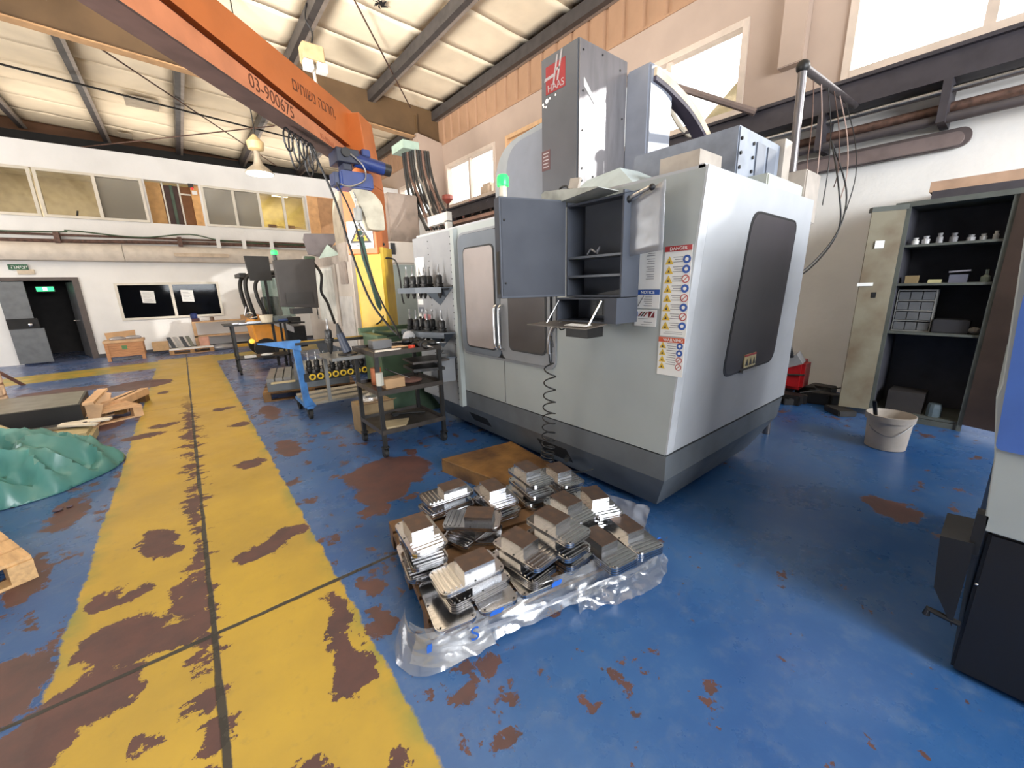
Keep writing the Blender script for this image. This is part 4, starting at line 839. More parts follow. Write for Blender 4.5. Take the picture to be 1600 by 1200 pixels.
def jbar(name, zb0, zb1, zt0, zt1, o0, o1, m, t0=-.25, t1=LT):
    return MB().hexa([jp(t0, zb0, o0), jp(t1, zb1, o0), jp(t1, zb1, o1), jp(t0, zb0, o1)], [jp(t0, zt0, o0), jp(t1, zt1, o0), jp(t1, zt1, o1), jp(t0, zt0, o1)]).ob(name, m, cr)
jbar('jib_bottom_flange', 3.15, 3.15, 3.165, 3.165, -.0, .20, beam_und)
jbar('jib_lower_beam', 3.165, 3.165, 3.285, 3.40, .02, .18, orange2)
jbar('jib_shadow_gap', 3.285, 3.40, 3.33, 3.43, .06, .16, jib_shade)  # dark red colour stands in for the shadow line between the beams
jbar('jib_upper_beam', 3.33, 3.43, 3.76, 3.46, .0, .20, orange)
stencil = mat('stencil_ink', (96, 52, 34), 0.6)
jd = (-JD.x, -JD.y, 0)
text_ob('stencil_lettering', 'םיחושנ הברח,', stencil, (*Vector(jp(1.1, 3.48, -.002))[:2], 3.45), (jd[0], jd[1], .075), (0, 0, 1), .15, cr)
text_ob('stencil_number', '03-900675', stencil, (*Vector(jp(1.72, 3.2, .018))[:2], 3.215), (jd[0], jd[1], -.035), (0, 0, 1), .145, cr)
text_ob('faded_number', '03-900660', mat('faded_ink', (176, 104, 72), 0.6), (*Vector(jp(.62, 3.19, .018))[:2], 3.20), (jd[0], jd[1], -.04), (0, 0, 1), .07, cr)
text_ob('stencil_lettering', '700', stencil, (*Vector(jp(3.05, 3.2, .018))[:2], 3.22), (jd[0], jd[1], 0), (0, 0, 1), .13, cr)
# warning sign on the sleeve
SO = Vector((PCX, PCY, 0))+Vector((JD0.x, JD0.y, 0))*.236+Vector((JN0.x, JN0.y, 0))*(-.17); SX = Vector((JN0.x, JN0.y, 0)); SU = (SX, (0, 0, 1))
def sgn(name, pts, m, off, par): return plane_prism(name, m, pts, SO+Vector((JD0.x, JD0.y, 0))*off+Vector((0, 0, 2.13)), SX, (0, 0, 1), .002, par)
ws = sgn('crane_warning_sign', [(0, 0), (.33, 0), (.33, .33), (0, .33)], paper, 0, cr)
sgn('warning_triangle', [(.02, .07), (.31, .07), (.165, .32)], black, .0025, ws)
sgn('triangle_field', [(.065, .095), (.265, .095), (.165, .27)], mat('sign_amber', (222, 158, 40), 0.5), .005, ws)
sgn('hanging_load_symbol', [(.115, .11), (.215, .11), (.215, .135), (.185, .15), (.169, .155), (.169, .22), (.161, .22), (.161, .155), (.145, .15), (.115, .135)], black, .0075, ws)
text_ob('sign_lettering', 'זהירות עומס', black, SO+Vector((JD0.x, JD0.y, 0))*.003+SX*.02+Vector((0, 0, 2.15)), SX, (0, 0, 1), .045, cr)
for z in (2.2, 2.5):
    q = Vector((PCX, PCY, z))+Vector((JN0.x, JN0.y, 0))*.203; MB().ball(q, .02).ob('sleeve_bolt', blackm, cr)
# hoist under the jib
ho = thing('chain_hoist', 'blue electric chain hoist hanging under the jib beside the pillar', 'hoist', (1.9, 5.3, 2.9))
MB().box(1.62, 1.88, 5.05, 5.35, 3.02, 3.17).box(1.70, 1.80, 5.1, 5.3, 2.95, 3.05).ob('trolley', mat('dark_navy', (22, 26, 46), 0.45), ho, bevel=.01)
MB().cyl((1.84, 5.12, 3.08), (2.18, 5.12, 3.03), .075, 16).ob('travel_motor', blue_p, ho, smooth=True)
MB().cyl((2.18, 5.12, 3.03), (2.26, 5.12, 3.02), .07, 16).ob('motor_fan_cover', black, ho, smooth=True)
MB().box(1.92, 2.02, 5.07, 5.17, 3.12, 3.2, .01).ob('motor_terminal_box', blue_p, ho)
MB().cyl((1.72, 5.10, 3.12), (1.72, 5.02, 3.12), .05, 12).ob('trolley_wheel', blackm, ho)
MB().box(1.64, 2.02, 5.05, 5.32, 2.76, 2.94, .02).ob('hoist_body', blue_p, ho)
MB().box(1.58, 1.64, 5.1, 5.28, 2.78, 2.92, .01).ob('hoist_end_cap', mat('navy_cap', (30, 38, 66), 0.45), ho)
q = rpoly([(1.78, 2.76), (2.0, 2.76), (2.12, 2.62), (2.12, 2.32), (1.93, 2.32), (1.84, 2.6)], [.01, .08, .06, .03, .03, .05])
MB().prism([(x, 5.09, z) for x, z in q], (0, .16, 0)).ob('chain_bag', mat('worn_grey_bag', (160, 154, 138), 0.55, var=0.15, scale=8), ho)
MB().tube(arc_pts([(1.75, 5.03, 3.12), (1.9, 5.02, 3.0), (1.9, 5.02, 2.85), (1.72, 5.02, 2.76), (1.62, 5.04, 2.78)], 5), .009, 6).ob('lead', steel, ho)
ch = None
for k in range(12):
    if ch is None: ch = MB().tube([(.012*math.cos(a*math.pi/4), 0, .02*math.sin(a*math.pi/4)) for a in range(9)], .004, 5, caps=False).ob('chain_link', steel, ho, local=True); b0 = ch
    else: ch = b0.copy(); COL.objects.link(ch); ch.parent = ho
    ch.location = (1.80-1.9, 5.12-5.3, 2.72-.035*k-2.9); ch.rotation_euler = (0, 0, (k % 2)*1.57)
MB().box(1.76, 1.85, 5.06, 5.15, 2.38, 2.58, .03).ob('hook_block', mat('hook_grey', (130, 130, 126), 0.5), ho)
MB().tube(arc_pts([(1.81, 5.1, 2.38), (1.81, 5.1, 2.32), (1.85, 5.1, 2.27), (1.80, 5.1, 2.23), (1.76, 5.1, 2.27)], 5), .013, 8).ob('hook', chrome, ho, smooth=True)
tag(MB().prism([(1.785, 5.1, 2.3), (1.83, 5.1, 2.3), (1.88, 5.1, 1.9), (1.94, 5.1, 1.6), (1.985, 5.1, 1.38), (1.96, 5.1, 1.34), (1.92, 5.1, 1.42), (1.86, 5.1, 1.75), (1.80, 5.1, 2.0)], (0, .03, 0)).ob('lifting_sling', mat('green_sling', (44, 70, 60), 0.7)), 'dark green lifting sling hanging from the crane hook in front of the yellow pillar', 'sling')
t = thing('pendant_cable', 'black control cable with coils hanging from the jib to the hand control', 'cable', (1.3, 4.7, 3.1))
for k in range(6):
    c = jp(1.12-.085*k, 0, .1); w = .07+.015*(k % 3); hh = .10+.035*((k*2) % 3)
    pts = [(c[0]+JD.x*w*math.cos(a)*1, c[1]+JD.y*w*math.cos(a), 3.12-hh+hh*math.sin(a)) for a in [j*math.pi/7 for j in range(15)]]
    MB().tube(pts, .009, 6, caps=False).ob('cable_loop', black, t)
c = jp(.72, 0, .1)
MB().tube(arc_pts([(c[0], c[1], 3.12), (1.5, 4.92, 2.6), (1.55, 4.7, 2.0), (1.62, 4.5, 1.5), (1.72, 4.3, 1.22), (1.76, 4.15, 1.12)], 8), .013, 8).ob('hanging_cable', black, t)
MB().tube(arc_pts([(1.60, 5.1, 2.8), (1.68, 4.95, 2.45), (1.72, 4.75, 1.9), (1.74, 4.5, 1.5), (1.76, 4.2, 1.2), (1.77, 4.12, 1.08)], 8), .010, 8).ob('hanging_cable', black, t)
MB().tube(arc_pts([(2.28, 5.46, 2.02), (2.2, 5.44, 1.98), (2.16, 5.42, 1.7), (2.18, 5.42, 1.4), (2.08, 5.42, 1.2), (2.0, 5.4, 1.15)], 6), .012, 6).ob('hanging_cable', black, t)
MB().tube(arc_pts([(2.28, 5.46, 2.02), (2.36, 5.42, 1.98), (2.39, 5.4, 1.8), (2.40, 5.4, 1.5), (2.42, 5.4, 1.4)], 6), .012, 6).ob('hanging_cable', black, t)
# green machine base in front of the pillar
t = thing('green_oil_tank', 'dark green steel tank with a flanged top in front of the yellow pillar', 'tank', (2.1, 5.0, 0))
MB().box(1.78, 2.62, 4.75, 5.35, .0, 1.03, .01).ob('tank_body', green_p, t)
MB().box(1.74, 2.66, 4.71, 5.39, 1.03, 1.07, .005).box(1.74, 2.66, 5.3, 5.39, 1.07, 1.12).ob('top_flange', mat('green_flange', (84, 106, 82), 0.45, var=0.2), t)
for x in (1.85, 2.2): box('slot', black, x, x+.28, 4.705, 4.72, 1.085-.04, 1.095-.035, t)
tag(MB().tube(arc_pts([(1.62, 4.5, 1.15), (1.85, 4.6, 1.09), (2.1, 4.65, 1.1), (2.3, 4.72, 1.15)], 5), .02, 8).ob('green_hose', green_p), 'green hose lying behind the tools on the black cart', 'hose')

# ================================================================== second machine
m2 = thing('far_machining_center', 'second pale milling machine farther down the aisle behind the crane pillar', 'machine', (3.3, 9, 0))
cream_m = mat('warm_pale_paint', (176, 168, 160), 0.4, var=0.07, scale=2)
MB().box(2.4, 4.6, 7.4, 10.9, .45, 2.42).ob('enclosure', cream_m, m2, bevel=.01)
MB().hexa([(2.5, 7.55, .08), (4.5, 7.55, .08), (4.5, 10.8, .08), (2.5, 10.8, .08)], [(2.41, 7.42, .45), (4.6, 7.42, .45), (4.6, 10.9, .45), (2.41, 10.9, .45)]).ob('base_skirt', haas_base, m2)
for x, y in ((2.7, 7.8), (4.2, 7.8), (2.7, 10.5), (4.2, 10.5)): MB().cyl((x, y, 0), (x, y, .09), .07, 12).ob('levelling_foot', blackm, m2)
MB().box(2.38, 2.4, 7.5, 10.6, 2.1, 2.43).ob('upper_strip', mat('warm_grey_strip', (150, 140, 132), 0.45), m2)
MB().box(2.375, 2.4, 8.3, 10.2, .92, 2.1, .01).ob('sliding_door', cream_m, m2)
MB().box(2.368, 2.376, 8.48, 9.72, .98, 2.06).ob('door_window', mat('bright_door_glass', (232, 232, 226), 0.15, 0.2), m2)
MB().box(2.36, 2.4, 9.9, 10.0, 1.0, 1.6).ob('door_handle', chrome, m2)
MB().box(2.35, 2.4, 7.62, 7.95, 1.72, 2.12, .01).ob('wall_pocket', mat('pocket_grey', (140, 130, 124), 0.4), m2)
MB().box(2.38, 2.4, 7.5, 8.25, .5, 1.5).ob('lower_panel', mat('pale_lower', (186, 184, 182), 0.35), m2)
MB().box(2.72, 4.6, 7.39, 7.4, .5, 2.05).ob('side_sheet', mat('grey_green_side', (136, 144, 140), 0.45, var=0.1, scale=2), m2)
MB().box(2.95, 4.6, 7.28, 7.4, 2.08, 2.45).ob('side_cabinet', cream_m, m2, bevel=.008)
MB().box(3.1, 3.18, 7.26, 7.28, 2.22, 2.42).ob('cabinet_knob', black, m2)
MB().box(2.9, 3.6, 8.55, 9.2, 2.42, 3.75, .02).ob('spindle_column', mat('warm_column', (140, 128, 118), 0.45), m2)
MB().box(3.45, 4.1, 8.05, 8.7, 2.42, 3.45, .02).ob('rear_conduit_box', mat('warm_box', (136, 122, 112), 0.45), m2)
prof = rpoly([(10.5, 2.42), (10.5, 3.75), (9.25, 3.85), (9.25, 2.42)], [.01, .7, .01, .01], 8)
MB().prism([(3.1, y, z) for y, z in prof], (.5, 0, 0)).ob('tool_changer_cover', mat('warm_changer', (206, 200, 182), 0.4), m2, smooth=True)
prof = rpoly([(10.0, 2.42), (10.0, 3.4), (9.25, 3.5), (9.25, 2.42)], [.01, .45, .01, .01], 8)
MB().prism([(2.95, y, z) for y, z in prof], (.15, 0, 0)).ob('tool_changer_lid', mat('warm_lid', (160, 150, 134), 0.4), m2, smooth=True)
t = thing('far_operator_panel', 'dark operator panel with green lamp on the second milling machine', 'control panel', (1.65, 8.0, 1.3))
MB().prism([(1.33, 8.0, 1.36), (1.93, 8.0, 1.31), (1.97, 8.0, 2.17), (1.32, 8.0, 2.14)], (0, .14, 0)).ob('housing', mat('panel_dark_brown', (44, 41, 40), 0.6, var=0.05), t, bevel=.01)
MB().box(1.42, 1.85, 7.98, 8.0, 1.40, 1.60).ob('lower_recess', mat('recess_dark', (36, 34, 33), 0.6), t)
MB().box(1.5, 1.82, 8.02, 8.3, 1.22, 1.32).ob('lower_box', black, t)
MB().cyl((1.36, 8.07, 2.14), (1.36, 8.07, 2.24), .03).ob('lamp_stem', black, t); MB().lathe((1.36, 8.07, 2.23), [(.05, 0), (.052, .01), (.052, .05), (.04, .07)], 16).ob('green_lamp', green_l, t)
MB().tube(arc_pts([(1.97, 8.1, 2.1), (2.06, 8.05, 1.9), (2.02, 8.05, 1.6), (2.1, 8.05, 1.4), (2.2, 8.1, 1.0)], 5), .025, 6).ob('cable_bundle', blackm, t)
t = thing('swing_cover', 'tilted dark grey cover plate above the second operator panel', 'cover', (1.9, 8.1, 2.3))
MB().prism([(1.90, 8.05, 2.25), (2.15, 8.05, 2.2), (2.38, 8.05, 2.48), (2.38, 8.05, 2.62), (1.88, 8.05, 2.60), (1.85, 8.05, 2.5)], (0, .08, 0)).ob('cover_plate', mat('cover_grey', (96, 90, 92), 0.45), t)
MB().prism([(2.05, 8.0, 2.18), (2.42, 8.0, 2.25), (2.22, 8.0, 2.42)], (0, .05, 0)).ob('glass_gusset', mat('pale_teal', (168, 186, 178), 0.4), t)
MB().box(1.84, 2.0, 8.1, 8.2, 2.14, 2.22).ob('hinge', green_p, t)
t = thing('third_operator_panel', 'small dark panel half hidden behind the second operator panel', 'control panel', (1.2, 10.2, 1.95))
MB().prism([(1.20, 10.2, 1.86), (1.6, 10.2, 1.86), (1.6, 10.2, 2.36), (1.16, 10.2, 2.36)], (0, .12, 0)).ob('housing', mat('panel_black', (26, 25, 25), 0.6), t)
MB().box(1.45, 1.5, 10.25, 10.3, 0, 1.87).ob('stand', blackm, t)
t = thing('cable_bundle', 'thick bundle of black and brown cables hanging behind the crane pillar', 'cables', (4.0, 8.2, 3.2))
for k in range(11):
    y = 8.3-.07*k; x = 4.1+.02*k
    MB().tube(arc_pts([(x, y+.25, 4.45-.02*k), (x, y+.2, 3.9), (x+.02, y-.1*(k % 3)+.1, 3.4), (x, y-.35, 3.0-.1*(k % 2)), (x, y-.55, 2.75)], 5), .028, 6).ob('cable', [black, black, rust, black, black, steel][k % 6], t)
MB().box(3.95, 4.3, 8.2, 8.75, 4.35, 4.5).ob('hanger_plate', mat('pale_green_metal', (150, 170, 158), 0.4), t)
MB().box(4.0, 4.1, 6.75, 7.5, 2.78, 2.95).box(4.0, 4.1, 6.75, 6.85, 2.42, 2.8).ob('white_bracket', paper, t)
t = thing('pipe_clutter', 'tangle of pipes and brown rails on the wall behind the nearest machine', 'pipes', (6.9, 9, 3.5))
for k in range(7):
    y = 8.4+.45*k
    MB().tube(arc_pts([(6.85, y, 3.65+.1*(k % 2)), (6.75, y+.35, 3.95-.12*(k % 3)), (6.8, y+.8, 3.6)], 3), .035, 6).ob('bent_pipe', [rust, steel, rust, MATS['pink_wire'], rust, steel, rust][k], t)
MB().box(6.6, 7.05, 8.3, 11.7, 3.42, 3.5).ob('shelf_rail', mat('pinkish_rail', (176, 140, 126), 0.6), t)
t = thing('red_funnel', 'small red valve head on a stem against the far column', 'valve', (6.7, 11.5, 4.0))
MB().cyl((6.75, 11.3, 3.6), (6.75, 11.3, 4.1), .03).ob('stem', rust, t); MB().lathe((6.75, 11.3, 4.08), [(.04, 0), (.16, .12), (.16, .22), (.1, .25)], 12).ob('valve_head', mat('dull_red', (168, 84, 70), 0.5), t)

# ================================================================== forklift
fl = thing('forklift', 'orange and grey forklift with black cab frame parked by the far machines', 'forklift', (1.7, 11.8, 0))
MB().prism([(1.28, 11.5, .3), (1.75, 11.5, .25), (1.95, 11.5, .5), (1.9, 11.5, .85), (1.4, 11.5, 1.1), (1.2, 11.5, .9)], (0, 1.2, 0)).ob('counterweight', mat('forklift_orange', (222, 150, 52), 0.4, var=0.1), fl, bevel=.04)
MB().prism([(1.5, 11.45, .92), (2.1, 11.45, .6), (2.1, 11.45, .75), (1.5, 11.45, 1.08)], (0, 1.3, 0)).ob('grey_cowl', mat('forklift_grey', (176, 178, 184), 0.4), fl)
MB().box(1.3, 2.4, 11.6, 12.9, .2, .75).ob('chassis', blackm, fl)
for y in (11.45, 12.6): MB().cyl((1.45, y, .26), (1.45, y+.2, .26), .26, 18).ob('wheel', rubber, fl, smooth=True)
for dy in (0, 1.1):
    MB().tube(arc_pts([(1.32, 11.5+dy, 1.0), (1.24, 11.5+dy, 1.5), (1.24, 11.5+dy, 1.85), (1.36, 11.5+dy, 2.03), (1.7, 11.5+dy, 2.08), (2.2, 11.5+dy, 2.08)], 5), .045, 8).ob('cab_pillar', blackm, fl, smooth=True)
MB().tube(arc_pts([(1.58, 11.48, 1.0), (1.45, 11.48, 1.4), (1.42, 11.48, 1.75), (1.55, 11.48, 1.95), (1.9, 11.48, 2.0)], 5), .04, 8).ob('door_frame', blackm, fl, smooth=True)
MB().box(1.15, 1.28, 11.5, 12.6, 1.98, 2.07).ob('roof_lip', blackm, fl)
MB().box(1.55, 2.2, 11.52, 11.53, 1.0, 1.95).ob('side_glass', glass_mat('cab_glass', (0.6, 0.72, 0.7), 0.15), fl)
MB().lathe((1.75, 11.9, 1.0), [(.22, 0), (.24, .05), (.2, .5), (.1, .52)], 12).ob('seat', black, fl)
MB().tube([(1.16, 11.4, 1.3), (1.1, 11.4, 1.1), (1.2, 11.4, 1.02), (1.35, 11.4, 1.05)], .02, 6).ob('mirror_bracket', steel, fl)
MB().ball((1.22, 11.45, 1.12), .07).ob('work_light', chrome, fl)
MB().ball((1.15, 11.42, .48), .06).ob('rear_lamp', mat('amber_lamp', (255, 190, 70), 0.3, emit=1.2), fl)

# ================================================================== black service cart
bc = thing('service_cart', 'black steel three-tier cart on casters standing left of the nearest machine', 'cart', (1.6, 3.85, 0))
CX0, CX1, CY0, CY1 = 1.30, 1.95, 3.62, 4.20
def caster_proto():
    t = MB().box(-.03, .03, -.03, .03, .10, .115).box(-.028, -.02, -.02, .045, .03, .1).box(.02, .028, -.02, .045, .03, .1).ob('caster_fork', steel, bc, local=True); return t
for x, y in ((CX0, CY0), (CX1, CY0), (CX0, CY1), (CX1, CY1)):
    MB().box(x-.018, x+.018, y-.018, y+.018, .115, 1.03).ob('leg', blackm, bc)
    f = MB().box(x-.032, x+.032, y-.03, y+.03, .105, .117).box(x-.024, x-.018, y-.02, y+.04, .03, .105).box(x+.018, x+.024, y-.02, y+.04, .03, .105).ob('caster', blackm, bc)
    MB().cyl((x-.016, y+.02, .045), (x+.016, y+.02, .045), .045, 14).ob('wheel', rubber, f, smooth=True)
for z in (.25, .64, 1.01):
    b = MB(); b.box(CX0, CX1, CY0, CY1, z, z+.006)
    for a in ((CX0-.02, CX1+.02, CY0-.02, CY0-.014), (CX0-.02, CX1+.02, CY1+.014, CY1+.02), (CX0-.02, CX0-.014, CY0, CY1), (CX1+.014, CX1+.02, CY0, CY1)): b.box(*a, z-.01, z+.035)
    b.ob('shelf', mat('cart_tray', (70, 64, 60), 0.4, 0.3, var=0.25, scale=8), bc)
MB().box(.98, 1.28, 3.85, 4.3, .97, 1.0).box(1.0, 1.03, 4.25, 4.28, .5, .97).ob('side_platform', mat('dull_platform', (112, 112, 110), 0.35, 0.5), bc)
MB().cyl((1.3, 3.58, .86), (1.3, 3.58, .74), .035, 10).ob('tape_wrap', mat('clear_tape', (168, 166, 156), 0.35), bc)
def item(name, label, cat, fn, m, group=None): b = MB(); fn(b); return b.ob(name, m, None, label=label, cat=cat, group=group)
zt = 1.017
item('grey_block', 'grey rectangular metal block on top of the black cart', 'block', lambda b: b.box(1.42, 1.62, 4.0, 4.14, zt, zt+.085, .003), mat('block_grey', (128, 128, 130), 0.4, 0.4))
item('plastic_tub', 'round cloudy plastic lid standing on the right of the black cart top', 'lid', lambda b: b.ball((1.86, 4.1, zt+.07), .075, (1, .5, 1)), mat('cloudy_lid', (190, 190, 192), 0.3))
item('orange_tape', 'small orange red tape roll on the black cart top', 'tape', lambda b: b.lathe((1.72, 3.75, zt), [(.03, 0), (.034, .005), (.034, .035), (.02, .036)], 16), mat('orange_red', (220, 72, 44), 0.5))
item('spanner', 'long shiny spanner lying on the black cart top', 'spanner', lambda b: b.prism([(1.40, 3.82, zt), (1.42, 3.80, zt), (1.70, 3.9, zt), (1.72, 3.93, zt), (1.69, 3.94, zt)], (0, 0, .01)), chrome)
item('paper_sheet', 'white crumpled paper near the front left of the black cart top', 'paper', lambda b: b.prism([(1.32, 3.70, zt), (1.55, 3.64, zt+.002), (1.62, 3.78, zt+.012), (1.38, 3.84, zt+.01)], (0, 0, .003)), paper)
item('wooden_stick', 'pale wooden stick lying on the black cart top', 'stick', lambda b: b.tube([(1.58, 3.92, zt+.012), (1.84, 3.80, zt+.02)], .011, 6), wood_l)
t = thing('hand_control', 'dark hand control hanging nose down over the left of the black cart', 'hand control', (1.2, 3.95, .97))
MB().cyl((1.17, 4.0, 1.02), (1.13, 4.05, 1.20), .042, 12, .035).ob('grip', mat('navy_grip', (40, 48, 66), 0.5), t, smooth=True); MB().cyl((1.13, 4.05, 1.20), (1.12, 4.06, 1.30), .03, 10, .012).ob('cable_boot', black, t)
MB().lathe((1.17, 4.0, 1.001), [(.09, 0), (.09, .012), (.05, .02)], 16).ob('base_ring', blackm, t)
o = copy_thing(HP, (1.06, 4.18, 1.0+.115), label='black tool holder standing upright on the left platform of the black cart')
o['group'] = 'loose tool holders'
for k in range(5):
    copy_thing(HP, (1.80+.045*(k % 2)+.02*k, 3.68+.09*k, zt+.035), rx=1.57, rz=k*1.1, label='black tool holder lying on the right of the black cart top, %s' % ['nearest', 'second nearest', 'in the middle', 'second farthest', 'farthest'][k], group='loose tool holders')
t = thing('shelf_attachment', 'rusty tool tray hooked on the right side of the black cart', 'tray', (2.0, 3.8, .8))
MB().prism([(1.68, 3.66, .87), (2.06, 3.60, .87), (2.06, 3.95, .87), (1.72, 4.0, .87)], (0, 0, .02)).ob('upper_tray', MATS['cart_tray'], t); MB().prism([(1.68, 3.66, .79), (2.0, 3.60, .78), (2.04, 3.95, .79), (1.72, 4.0, .79)], (0, 0, .03)).ob('lower_tray', blackm, t)
item('brown_cup', 'brown cardboard tube standing on the middle shelf of the black cart', 'tube', lambda b: b.cyl((1.44, 4.05, .646), (1.44, 4.05, .82), .055, 14), mat('brown_tube', (168, 96, 56), 0.6))
t = thing('cardboard_box', 'small open cardboard box on the middle shelf of the black cart', 'box', (1.5, 3.85, .65))
MB().box(1.42, 1.62, 3.76, 3.90, .646, .74).ob('box_body', card, t); MB().prism([(1.42, 3.76, .74), (1.62, 3.76, .74), (1.60, 3.70, .76), (1.43, 3.70, .76)], (0, 0, .003)).ob('flap', card, t)
item('rag', 'brown greasy rag bunched on the middle shelf of the black cart', 'rag', lambda b: b.ball((1.75, 3.9, .665), .1, (1.2, 1, .3)), mat('rag_brown', (120, 84, 72), 0.9))
item('steel_rod', 'thin steel rod sticking up from the middle shelf of the black cart', 'rod', lambda b: b.cyl((1.52, 4.0, .8), (1.78, 3.85, .665), .008, 8), chrome)
item('wooden_board', 'beige board piece on the bottom shelf of the black cart', 'board', lambda b: b.prism([(1.36, 3.7, .258), (1.55, 3.66, .258), (1.66, 3.84, .258), (1.42, 3.92, .258)], (0, 0, .02)), mat('beige_board', (176, 158, 124), 0.7))
t = thing('pipe_wrench', 'dark wrench lying on the bottom shelf of the black cart', 'wrench', (1.75, 3.95, .26))
MB().cyl((1.62, 4.05, .28), (1.88, 3.9, .28), .014, 8).ob('handle', blackm, t); MB().box(1.56, 1.64, 4.02, 4.1, .262, .3, .01).ob('jaw', blackm, t)
item('plastic_bag', 'clear crumpled plastic bag in a box behind the black cart', 'bag', lambda b: b.ball((1.52, 4.55, .36), .1, (1, .8, .9)), M_WRAP)
t = thing('carton', 'brown carton standing on the floor behind the black cart', 'box', (1.55, 4.55, 0)); MB().box(1.34, 1.74, 4.42, 4.7, 0, .34).ob('carton_body', mat('dusty_carton', (138, 116, 84), 0.8), t); MB().prism([(1.34, 4.42, .34), (1.74, 4.42, .34), (1.74, 4.32, .38), (1.34, 4.32, .38)], (0, 0, .004)).ob('flap', card, t)

# ================================================================== blue trolley with tool holders
bt = thing('blue_trolley', 'blue steel trolley with tool holder racks and a grey plank deck', 'trolley', (1.4, 5.8, 0))
TX0, TX1, TY0, TY1 = 1.03, 1.98, 5.45, 6.15
for x in (TX0, TX1):
    y = 5.50
    MB().hexa([(x-.04, y-.04, .16), (x+.10, y-.04, .16), (x+.10, y+.04, .16), (x-.04, y+.04, .16)], [(x-.04, y-.04, .30), (x+.03, y-.04, .30), (x+.03, y+.04, .30), (x-.04, y+.04, .30)]).hexa([(x-.04, y-.04, .30), (x+.03, y-.04, .30), (x+.03, y+.04, .30), (x-.04, y+.04, .30)], [(x-.07, y-.04, 1.0), (x+.0, y-.04, 1.0), (x+.0, y+.04, 1.0), (x-.07, y+.04, 1.0)]).ob('post', blue_c, bt)
    MB().box(x-.02, x+.06, TY0-.02, TY1, .145, .18).ob('end_beam', blue_c, bt)
    for y in (TY0+.05, TY1-.05):
        f = MB().box(x-.03, x+.07, y-.04, y+.04, .135, .146).box(x-.012, x-.006, y-.03, y+.03, .06, .135).box(x+.046, x+.052, y-.03, y+.03, .06, .135).ob('caster', blackm, bt)
        MB().cyl((x, y, .07), (x+.04, y, .07), .07, 16).ob('wheel', rubber, f, smooth=True)
for y in (5.47, 5.73, 5.99): box('deck_plank', mat('grey_plank', (150, 144, 132), 0.7, var=0.15, scale=8, stretch=(1, 6, 6)), TX0, TX1+.02, y, y+.16, .18, .215, bt)
MB().prism([(.60, 5.45, 1.02), (1.05, 5.42, 1.02), (1.05, 5.5, 1.02), (.60, 5.5, 1.02)], (0, 0, .01)).prism([(.60, 5.46, 1.02), (1.04, 5.42, .90), (1.04, 5.42, 1.02)], (0, .02, 0)).ob('side_wing', blue_c, bt)
box('front_rail', blackm, TX0-.05, TX1+.02, 5.42, 5.45, .965, 1.0, bt); box('rear_rail', blackm, TX0-.05, TX1+.02, 5.56, 5.59, .965, 1.0, bt)
box('rack_bar', black, TX0, TX1, 5.42, 5.46, .50, .60, bt); box('rack_bar', mat('yellow_rail', (196, 160, 50), 0.5), TX0-.02, TX1, 5.50, 5.60, .985, 1.0, bt)
ring = None
for k in range(8):
    x = TX0+.09+.094*k
    pts = [(.032*math.cos(a*math.pi/7), 0, .032*math.sin(a*math.pi/7)) for a in range(15)]
    if ring is None: ring = MB().tube(pts, .011, 6, caps=False).ob('yellow_socket', mat('yellow_ring', (220, 184, 50), 0.45), bt, local=True); b0 = ring
    else: ring = b0.copy(); COL.objects.link(ring); ring.parent = bt
    ring.location = (x-1.4, 5.415-5.8, .555)
    h = copy_thing(HP, (x, 5.52+.01*(k % 2), .63), label='black tool holder in the blue trolley rack, %s' % ['first from the blue post', 'second from the blue post', 'third from the blue post', 'fourth from the blue post', 'fifth from the blue post', 'sixth from the blue post', 'seventh from the blue post', 'at the right end'][k], group='tool holders in the blue trolley')
def pallet(name, label, c, ax, L, W, nb, m, zt=.145, group=None):
    p = thing(name, label, 'pallet', (c[0], c[1], 0), ax, group=group)
    bw = W/nb*.82
    for k in range(nb):
        y = -W/2+(k+.5)*W/nb; MB().box(-L/2, L/2, y-bw/2, y+bw/2, zt-.02, zt).ob('deck_board', m, p, local=True)
    for x in (-L/2+.05, 0, L/2-.05):
        MB().box(x-.05, x+.05, -W/2, W/2, zt-.04, zt-.02).ob('stringer_board', m, p, local=True)
        for y in (-W/2+.06, 0, W/2-.06): MB().box(x-.05, x+.05, y-.05, y+.05, .018, zt-.04).ob('block', m, p, local=True)
    for y in (-W/2+.06, 0, W/2-.06): MB().box(-L/2, L/2, y-.05, y+.05, 0, .018).ob('bottom_board', m, p, local=True)
    return p
pallet('plate_pallet', 'wooden pallet carrying ground steel plates behind the blue trolley', (1.45, 7.25), -.2, 1.3, 1.1, 5, wood_d)
tag(MB().obox((1.45, 7.25), -.2, .58, .52, .146, .285, .004).ob('steel_slab', mat('slab_grey', (118, 124, 128), 0.35, 0.6)), 'thick grey steel slab lying under the bars on the pallet', 'slab')
sp = None
ordn = ['first', 'second', 'third', 'fourth', 'fifth', 'sixth', 'seventh']
